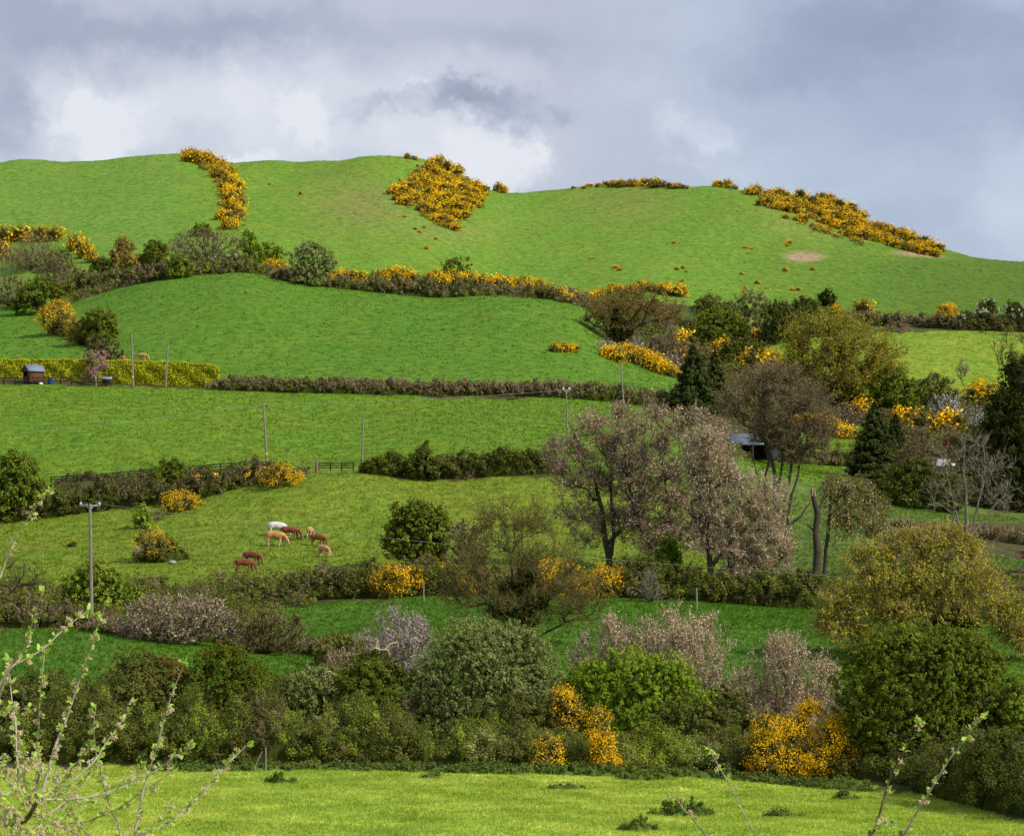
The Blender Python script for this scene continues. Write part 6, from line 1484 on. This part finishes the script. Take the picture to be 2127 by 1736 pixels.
HIDES = {'red': hide('red_brown_hide', (0.19,0.050,0.012), (0.24,0.085,0.035), (0.36,0.22,0.14)), 'dark': hide('dark_red_hide', (0.15,0.044,0.013), (0.20,0.075,0.03), (0.30,0.17,0.10)),
         'tan': hide('tan_hide', (0.50,0.25,0.09), (0.52,0.36,0.22), (0.40,0.22,0.13)), 'white': hide('cream_white_hide', (0.66,0.62,0.55), (0.60,0.52,0.44), (0.52,0.36,0.28)),
         'gold': hide('golden_hide', (0.50,0.24,0.075), (0.52,0.36,0.20), (0.42,0.24,0.12)), 'pink': hide('pale_red_hide', (0.42,0.17,0.075), (0.44,0.28,0.18), (0.46,0.30,0.20))}
_cm = {}
def cow(name, label, u, v, length, yaw, hd, step=0.6, turn=0.0, up=0.0, cat='cow', fat=1.0, sink=0.0):
    key = (step, turn, up, fat)
    me = cow_mesh('cattle_body', *cow_nodes(step, turn, up, fat)); me.materials.append(HIDES[hd])
    p, d = gpt(u, v); px = d/F; s = length*px/2.25
    o = link(name, me, None, p + np.array([0,0,-0.02-sink])); o.rotation_euler = (0, 0, math.radians(yaw)); o.scale = (s, s, s)
    tag(o, label, cat, 'cattle grazing in the fields')
cow('cow', 'white heifer at the back of the grazing group, behind the tan one', 577, 1113, 50, -6, 'white', 0.5, cat='cow', fat=1.1)
cow('cow', 'red-brown heifer between the white one and the lone tan one', 604, 1122, 50, -12, 'red', 0.7)
cow('cow', 'tan heifer in front of the white one, head down to the right', 573, 1134, 56, -14, 'tan', 0.7)
cow('cow', 'tan heifer seen from behind, the rearmost on the right', 645, 1118, 42, 82, 'tan', 0.3, fat=0.95)
cow('cow', 'chestnut heifer between two tan ones on the right', 661, 1134, 44, -24, 'red', 0.8)
cow('cow', 'tan calf with its head turned right, nearest on the right', 673, 1156, 44, -48, 'tan', 0.5)
cow('cow', 'dark chestnut heifer behind its twin at the lower left of the herd', 524, 1174, 50, -22, 'dark', 0.6)
cow('cow', 'chestnut heifer in front at the lower left of the herd', 509, 1190, 52, -8, 'red', 0.7)
cow('cow', 'golden cow grazing on the rounded field above the garden hedge', 297, 751, 30, -20, 'gold', 0.5, cat='cow', fat=1.1)
cow('calf', 'pale red calf left of the pole above the garden hedge', 252, 751, 21, 165, 'pink', 0.4, cat='calf', up=0.35)
cow('calf', 'smaller pale calf right beside the other above the garden hedge', 260, 753, 15, 10, 'pink', 0.4, cat='calf', up=0.2)
# white lump by the shed, kind unclear, built as a stone
rock('small white rounded lump on the grass in front of the brown shed', 85, 799, 9, 5, solid('white_lump', (0.62,0.60,0.56), (0.78,0.76,0.72), 0.8), seed=12)
# ------------------------------------------------------------------ nearest twigs (a few metres from the lens)
LEAFN = leafmat('spring_leaf', (0.24,0.40,0.03), (0.56,0.74,0.16), trans=0.45, vary=0.03)
FADE = leafmat('faded_petals', (0.78,0.56,0.32), (0.98,0.90,0.72), trans=0.4, vary=0.03)
CALYX = leafmat('calyx', (0.36,0.11,0.025), (0.66,0.30,0.07), trans=0.2, vary=0.03)
FBARK = solid('shoot_bark', (0.17,0.12,0.10), (0.50,0.41,0.37), 0.7, 40, 0.25, (1,1,1), 0.4)
DBARK = solid('stem_bark', (0.055,0.035,0.025), (0.16,0.10,0.07), 0.8, 40, 0.2, (1,1,1), 0.5)
def ca(l): return [(x*0.3126, 1193.4 + y*0.3126) for x, y in l]
def c5(l): return [(x*0.3126, 702.4 + y*0.3126) for x, y in l]
def c4(l): return [(1564.3 + x*0.3127, 1193.4 + y*0.3127) for x, y in l]
def c3(l): return [(1053.5 + x*0.3126, 1193.4 + y*0.3126) for x, y in l]
def smooth(q, per=7):
    q = np.array(q, float); n = len(q); out = []
    qq = np.vstack([2*q[0]-q[1], q, 2*q[-1]-q[-2]])
    for i in range(n-1):
        p0, p1, p2, p3 = qq[i:i+4]
        for t in np.linspace(0, 1, per, endpoint=False):
            out.append(0.5*((2*p1)+(-p0+p2)*t+(2*p0-5*p1+4*p2-p3)*t*t+(-p0+3*p1-3*p2+p3)*t**3))
    out.append(q[-1]); return np.array(out)
def near_shrub(label, base, shoots, d0, extra=0, dens=1.0):
    """shoots: (polyline in photo units, r0, r1 in photo units, depth offset, blossom share)"""
    rng = rs(); t = thing('blackthorn_shrub', label, 'blackthorn shrub', base)
    b = MB(); lf = MB(); fl = MB(); cx = MB(); base = np.array(base)
    def leaf(p, dirv, nrm, L, w, r):
        dirv = unit(dirv); nrm = unit(nrm - dirv*float(nrm@dirv)); s = np.cross(dirv, nrm)
        V = []; 
        for f, ww, z in ((0,0.0,0),(0.25,0.75,0.02),(0.55,1.0,0.08),(0.82,0.6,0.05),(1.0,0.0,-0.04)):
            c = p + dirv*L*f + nrm*z*L
            V += [c - s*w*ww + nrm*w*0.35*ww, c, c + s*w*ww + nrm*w*0.35*ww]
        q = []
        for k in range(4):
            q += [[3*k,3*k+1,3*k+4,3*k+3],[3*k+1,3*k+2,3*k+5,3*k+4]]
        lf.add(V, quads=q, rnd=r)
    def cluster(p, ax, px, tip=False, bl=0.5):
        perp = unit(np.cross(ax, rng.normal(size=3)))
        c = p + perp*1.6*px
        n = rng.integers(4, 7) if tip else rng.integers(1, 4)
        for k in range(n):
            dv = unit(ax*(0.9 if tip else 0.5) + perp*rng.uniform(0.3, 0.9) + rng.normal(size=3)*0.45)
            leaf(c, dv, rng.normal(size=3), px*rng.uniform(10, 19)*(1.15 if tip else 0.9), px*rng.uniform(2.8, 4.6), rng.uniform(0, 1))
        if rng.random() < bl:
            for f in range(rng.integers(1, 3)):
                fc = c + unit(perp + rng.normal(size=3)*0.6)*px*rng.uniform(3, 8)
                fd = unit(fc - c + rng.normal(size=3)*px*2)
                tubes(cx, [c], [fc], 0.45*px, 0.4*px, 3, rnd=rng.random())
                for k in range(4):
                    dv = unit(fd*0.3 + rng.normal(size=3)); V = [fc, fc+dv*2.6*px+rng.normal(size=3)*0.7*px, fc+dv*3.4*px, fc+dv*2.4*px+rng.normal(size=3)*0.9*px]; cx.add(V, quads=[[0,1,2,3]], rnd=rng.random())
                m = 15; dv = unit(fd + rng.normal(size=(m, 3))*0.75); L = px*rng.uniform(3.5, 8.5, (m, 1))
                tubes(fl, np.repeat(fc[None], m, 0), fc+dv*L, 0.4*px, 0.85*px, 3, rnd=rng.uniform(0,1,m))
                if rng.random() < 0.3:
                    for k in range(4): 
                        dv = unit(fd + rng.normal(size=3)*0.8); s = unit(np.cross(dv, rng.normal(size=3)))*1.8*px; fl.add([fc, fc+dv*3*px+s, fc+dv*6*px, fc+dv*3*px-s], quads=[[0,1,2,3]], rnd=1.0)
    for pl, r0, r1, dz, bl in shoots:
        q2 = smooth(pl); m = len(q2)
        dep = d0 + dz + 0.10*np.sin(np.linspace(0, 3, m)+dz*7)
        q = np.array([P(u, v, dd) for (u, v), dd in zip(q2, dep)]) - base; px = d0/F
        r = np.linspace(r0, r1, m)*0.78*px*(1+0.10*np.sin(np.arange(m)*1.9))
        mat = 1 if r0 > 4.5 else 0
        tubes(b, q[:-1], q[1:], r[:-1], r[1:], 7, mat=mat)
        # short spurs with leaves and spent flowers
        L = np.concatenate([[0], np.cumsum(np.linalg.norm(np.diff(q, axis=0), axis=1))]); s = 6*px
        while s < L[-1]-4*px:
            k = min(np.searchsorted(L, s), m-1); ax = unit(q[k]-q[max(k-1, 0)]); vv = q2[k][1]
            if vv < 1800 and r0 < 7:
                cluster(q[k], ax, px, False, bl)
                if rng.random() < 0.35: cluster(q[k]-ax*px*2, ax, px, False, bl)
            s += px*rng.uniform(13, 27)/dens
        cluster(q[-1], unit(q[-1]-q[-3]), px, True, 0.2)
    if extra:
        for k in range(extra):
            u, v = rng.uniform(-10, 125), rng.uniform(1590, 1750); a = rng.uniform(0, 3.14); ln = rng.uniform(12, 42)
            dd = d0 + rng.uniform(-0.4, 0.5); A = P(u, v, dd)-base; Bp = P(u+ln*math.cos(a), v-ln*math.sin(a), dd+rng.normal()*0.05)-base; px = d0/F
            tubes(b, [A], [Bp], 1.1*px, 0.7*px, 5)
            for f in (0.2, 0.6, 1.0): cluster(A+(Bp-A)*f, unit(Bp-A), px, False, 0.95)
    link('stems', b.mesh('stems', [FBARK, DBARK], True), t); link('leaves', lf.mesh('leaves', [LEAFN]), t)
    link('blossom', fl.mesh('blossom', [FADE]), t); link('calyx', cx.mesh('calyx', [CALYX]), t)
dn = 6.0
bl_ = P(30, 1000, dn); bl_[2] = float(Hxy(bl_[0], bl_[1])); bpix = (30, HV - bl_[2]*F/dn)
LOW = [(20, 1790), (10, 2050), bpix]
near_shrub('budding blackthorn shoots with spent blossom at the lower left, close to the camera', bl_, [
 (LOW[::-1] + ca([(100,1730),(200,1590),(258,1480)]), 11, 5.2, 0, 0.9),
 (ca([(258,1480),(245,1400),(270,1300)]), 4.4, 3.2, 0.02, 0.9),
 (ca([(-60,1000),(0,800),(60,640),(130,520),(180,420),(230,270),(265,170),(290,115)]), 3.4, 1.2, 0.25, 0.45),
 (ca([(-60,820),(0,725),(80,610),(190,550),(300,480),(400,385),(480,315),(585,240)]), 3.0, 1.1, -0.3, 0.5),
 (ca([(245,1500),(290,1400),(330,1260),(370,1130),(440,960),(480,840),(520,720),(560,590),(610,470),(640,370),(690,230),(715,160)]), 4.2, 1.2, 0.05, 0.6),
 (ca([(245,1400),(238,1200),(258,1000),(262,860),(278,690),(295,530)]), 3.0, 1.1, 0.3, 0.6),
 (ca([(125,1370),(110,1180),(105,1000),(85,880),(70,740),(60,570)]), 2.8, 1.1, -0.15, 0.7),
 (ca([(170,1400),(150,1280),(125,1150),(108,1000)]), 2.0, 1.0, 0.1, 0.7),
 (ca([(350,1480),(430,1370),(500,1260),(600,1140)]), 2.2, 1.1, 0.15, 0.8),
 (ca([(380,1470),(470,1380),(560,1300),(640,1220),(700,1125),(800,985),(885,870)]), 2.4, 1.0, -0.2, 0.6),
 ([(120, 2300), (240, 1900)] + ca([(800,1736),(740,1560),(690,1400),(660,1280),(635,1160),(622,1000),(635,890)]), 3.4, 1.2, 0.2, 0.5),
 (ca([(262,1490),(300,1492),(460,1490),(620,1470),(760,1430),(900,1370),(1020,1310),(1120,1240),(1200,1190),(1265,1145)]), 3.2, 1.2, -0.1, 0.4),
 ([bpix, (140, 2200), (262, 1830)] + ca([(895,1720),(930,1560),(950,1440),(990,1300),(1030,1180),(1070,1040),(1110,900),(1150,770),(1200,650),(1228,580)]), 4.4, 1.2, 0.0, 0.5),
 (ca([(230,1670),(400,1655),(560,1640),(700,1590),(820,1530),(930,1450),(1040,1380),(1140,1310)]), 2.5, 1.0, 0.25, 0.5),
 ([bpix, (100, 2100), (220, 1800)] + ca([(900,1736),(1040,1690),(1180,1600),(1290,1500),(1400,1390),(1490,1270),(1580,1190),(1635,1135)]), 4.2, 1.3, -0.25, 0.5),
 (ca([(220,1530),(110,1420),(0,1330),(-60,1280)]), 3.0, 2.0, 0.05, 0.8),
 (ca([(230,1580),(320,1620),(420,1680),(540,1736),(700,1830)]), 2.8, 1.6, 0.1, 0.5),
 (ca([(800,1900),(600,1736),(520,1640),(470,1510)]), 2.6, 1.2, -0.05, 0.6),
 (ca([(-40,1580),(0,1620),(60,1660),(105,1705)]), 2.4, 2.6, 0.15, 0.8),
 (ca([(-60,915),(0,910),(100,895),(195,885)]), 1.6, 0.9, 0.35, 0.8),
 (ca([(-40,1500),(60,1450),(150,1390)]), 1.8, 1.0, -0.2, 0.7),
 (ca([(-20,1510),(50,1560),(110,1600),(125,1680)]), 1.8, 1.4, 0.2, 0.8),
 (ca([(310,1600),(430,1510),(540,1400),(600,1290),(640,1240)]), 2.8, 1.4, 0.0, 0.7),
 (ca([(500,1535),(600,1500),(700,1460)]), 1.5, 0.9, -0.1, 0.6),
 (ca([(1070,1680),(1085,1620),(1120,1550),(1130,1500)]), 1.4, 0.9, -0.25, 0.4),
 (ca([(800,1395),(870,1335),(940,1280)]), 1.5, 0.9, -0.1, 0.8),
 (ca([(-60,1260),(0,1225),(30,1240)]), 1.4, 0.9, 0.0, 0.4),
 (c5([(-80,1760),(0,1590),(60,1420),(130,1270),(200,1180),(300,1040),(335,995)]), 2.8, 1.1, 0.1, 0.5),
 (ca([(160,1360),(165,1250),(150,1140)]), 1.4, 0.9, 0.2, 0.9),
 (ca([(440,1640),(450,1560),(470,1500),(430,1420)]), 1.4, 0.9, 0.3, 0.6),
], dn, extra=46, dens=1.0)
b2 = P(1830, 1000, 5.6); b2[2] = float(Hxy(b2[0], b2[1])); bp2 = (1830, HV - b2[2]*F/5.6)
near_shrub('two pale budding shoots crossing the hedge at the lower right, close to the camera', b2, [
 ([bp2, (1800, 2100)] + c4([(770,1800),(790,1736),(830,1620),(870,1480),(900,1370),(950,1260),(1010,1160),(1080,1040),(1105,970)]), 4.6, 1.6, 0.0, 0.6),
 ([bp2, (1850, 2100)] + c4([(970,1790),(1000,1736),(1080,1590),(1160,1460),(1220,1360),(1300,1230),(1400,1110),(1450,1030),(1515,945)]), 4.0, 1.4, 0.2, 0.5),
 (c4([(828,1662),(880,1648),(940,1645)]), 1.3, 0.8, 0.0, 0.6),
], 5.6, dens=0.85)
b3 = P(1560, 1000, 5.8); b3[2] = float(Hxy(b3[0], b3[1])); bp3 = (1560, HV - b3[2]*F/5.8)
near_shrub('two thin budding shoot tips rising from the bottom edge right of centre', b3, [
 ([bp3, (1590, 2000)] + c3([(1700,1820),(1650,1736),(1560,1560),(1480,1400),(1400,1260),(1340,1155)]), 2.8, 1.5, 0.0, 0.25),
 ([bp3, (1520, 2000)] + c3([(1400,1800),(1330,1736),(1240,1630),(1160,1540),(1095,1455)]), 2.6, 1.4, 0.1, 0.4),
], 5.8, dens=0.7)
print('gorse copies', GORSE_N[0])
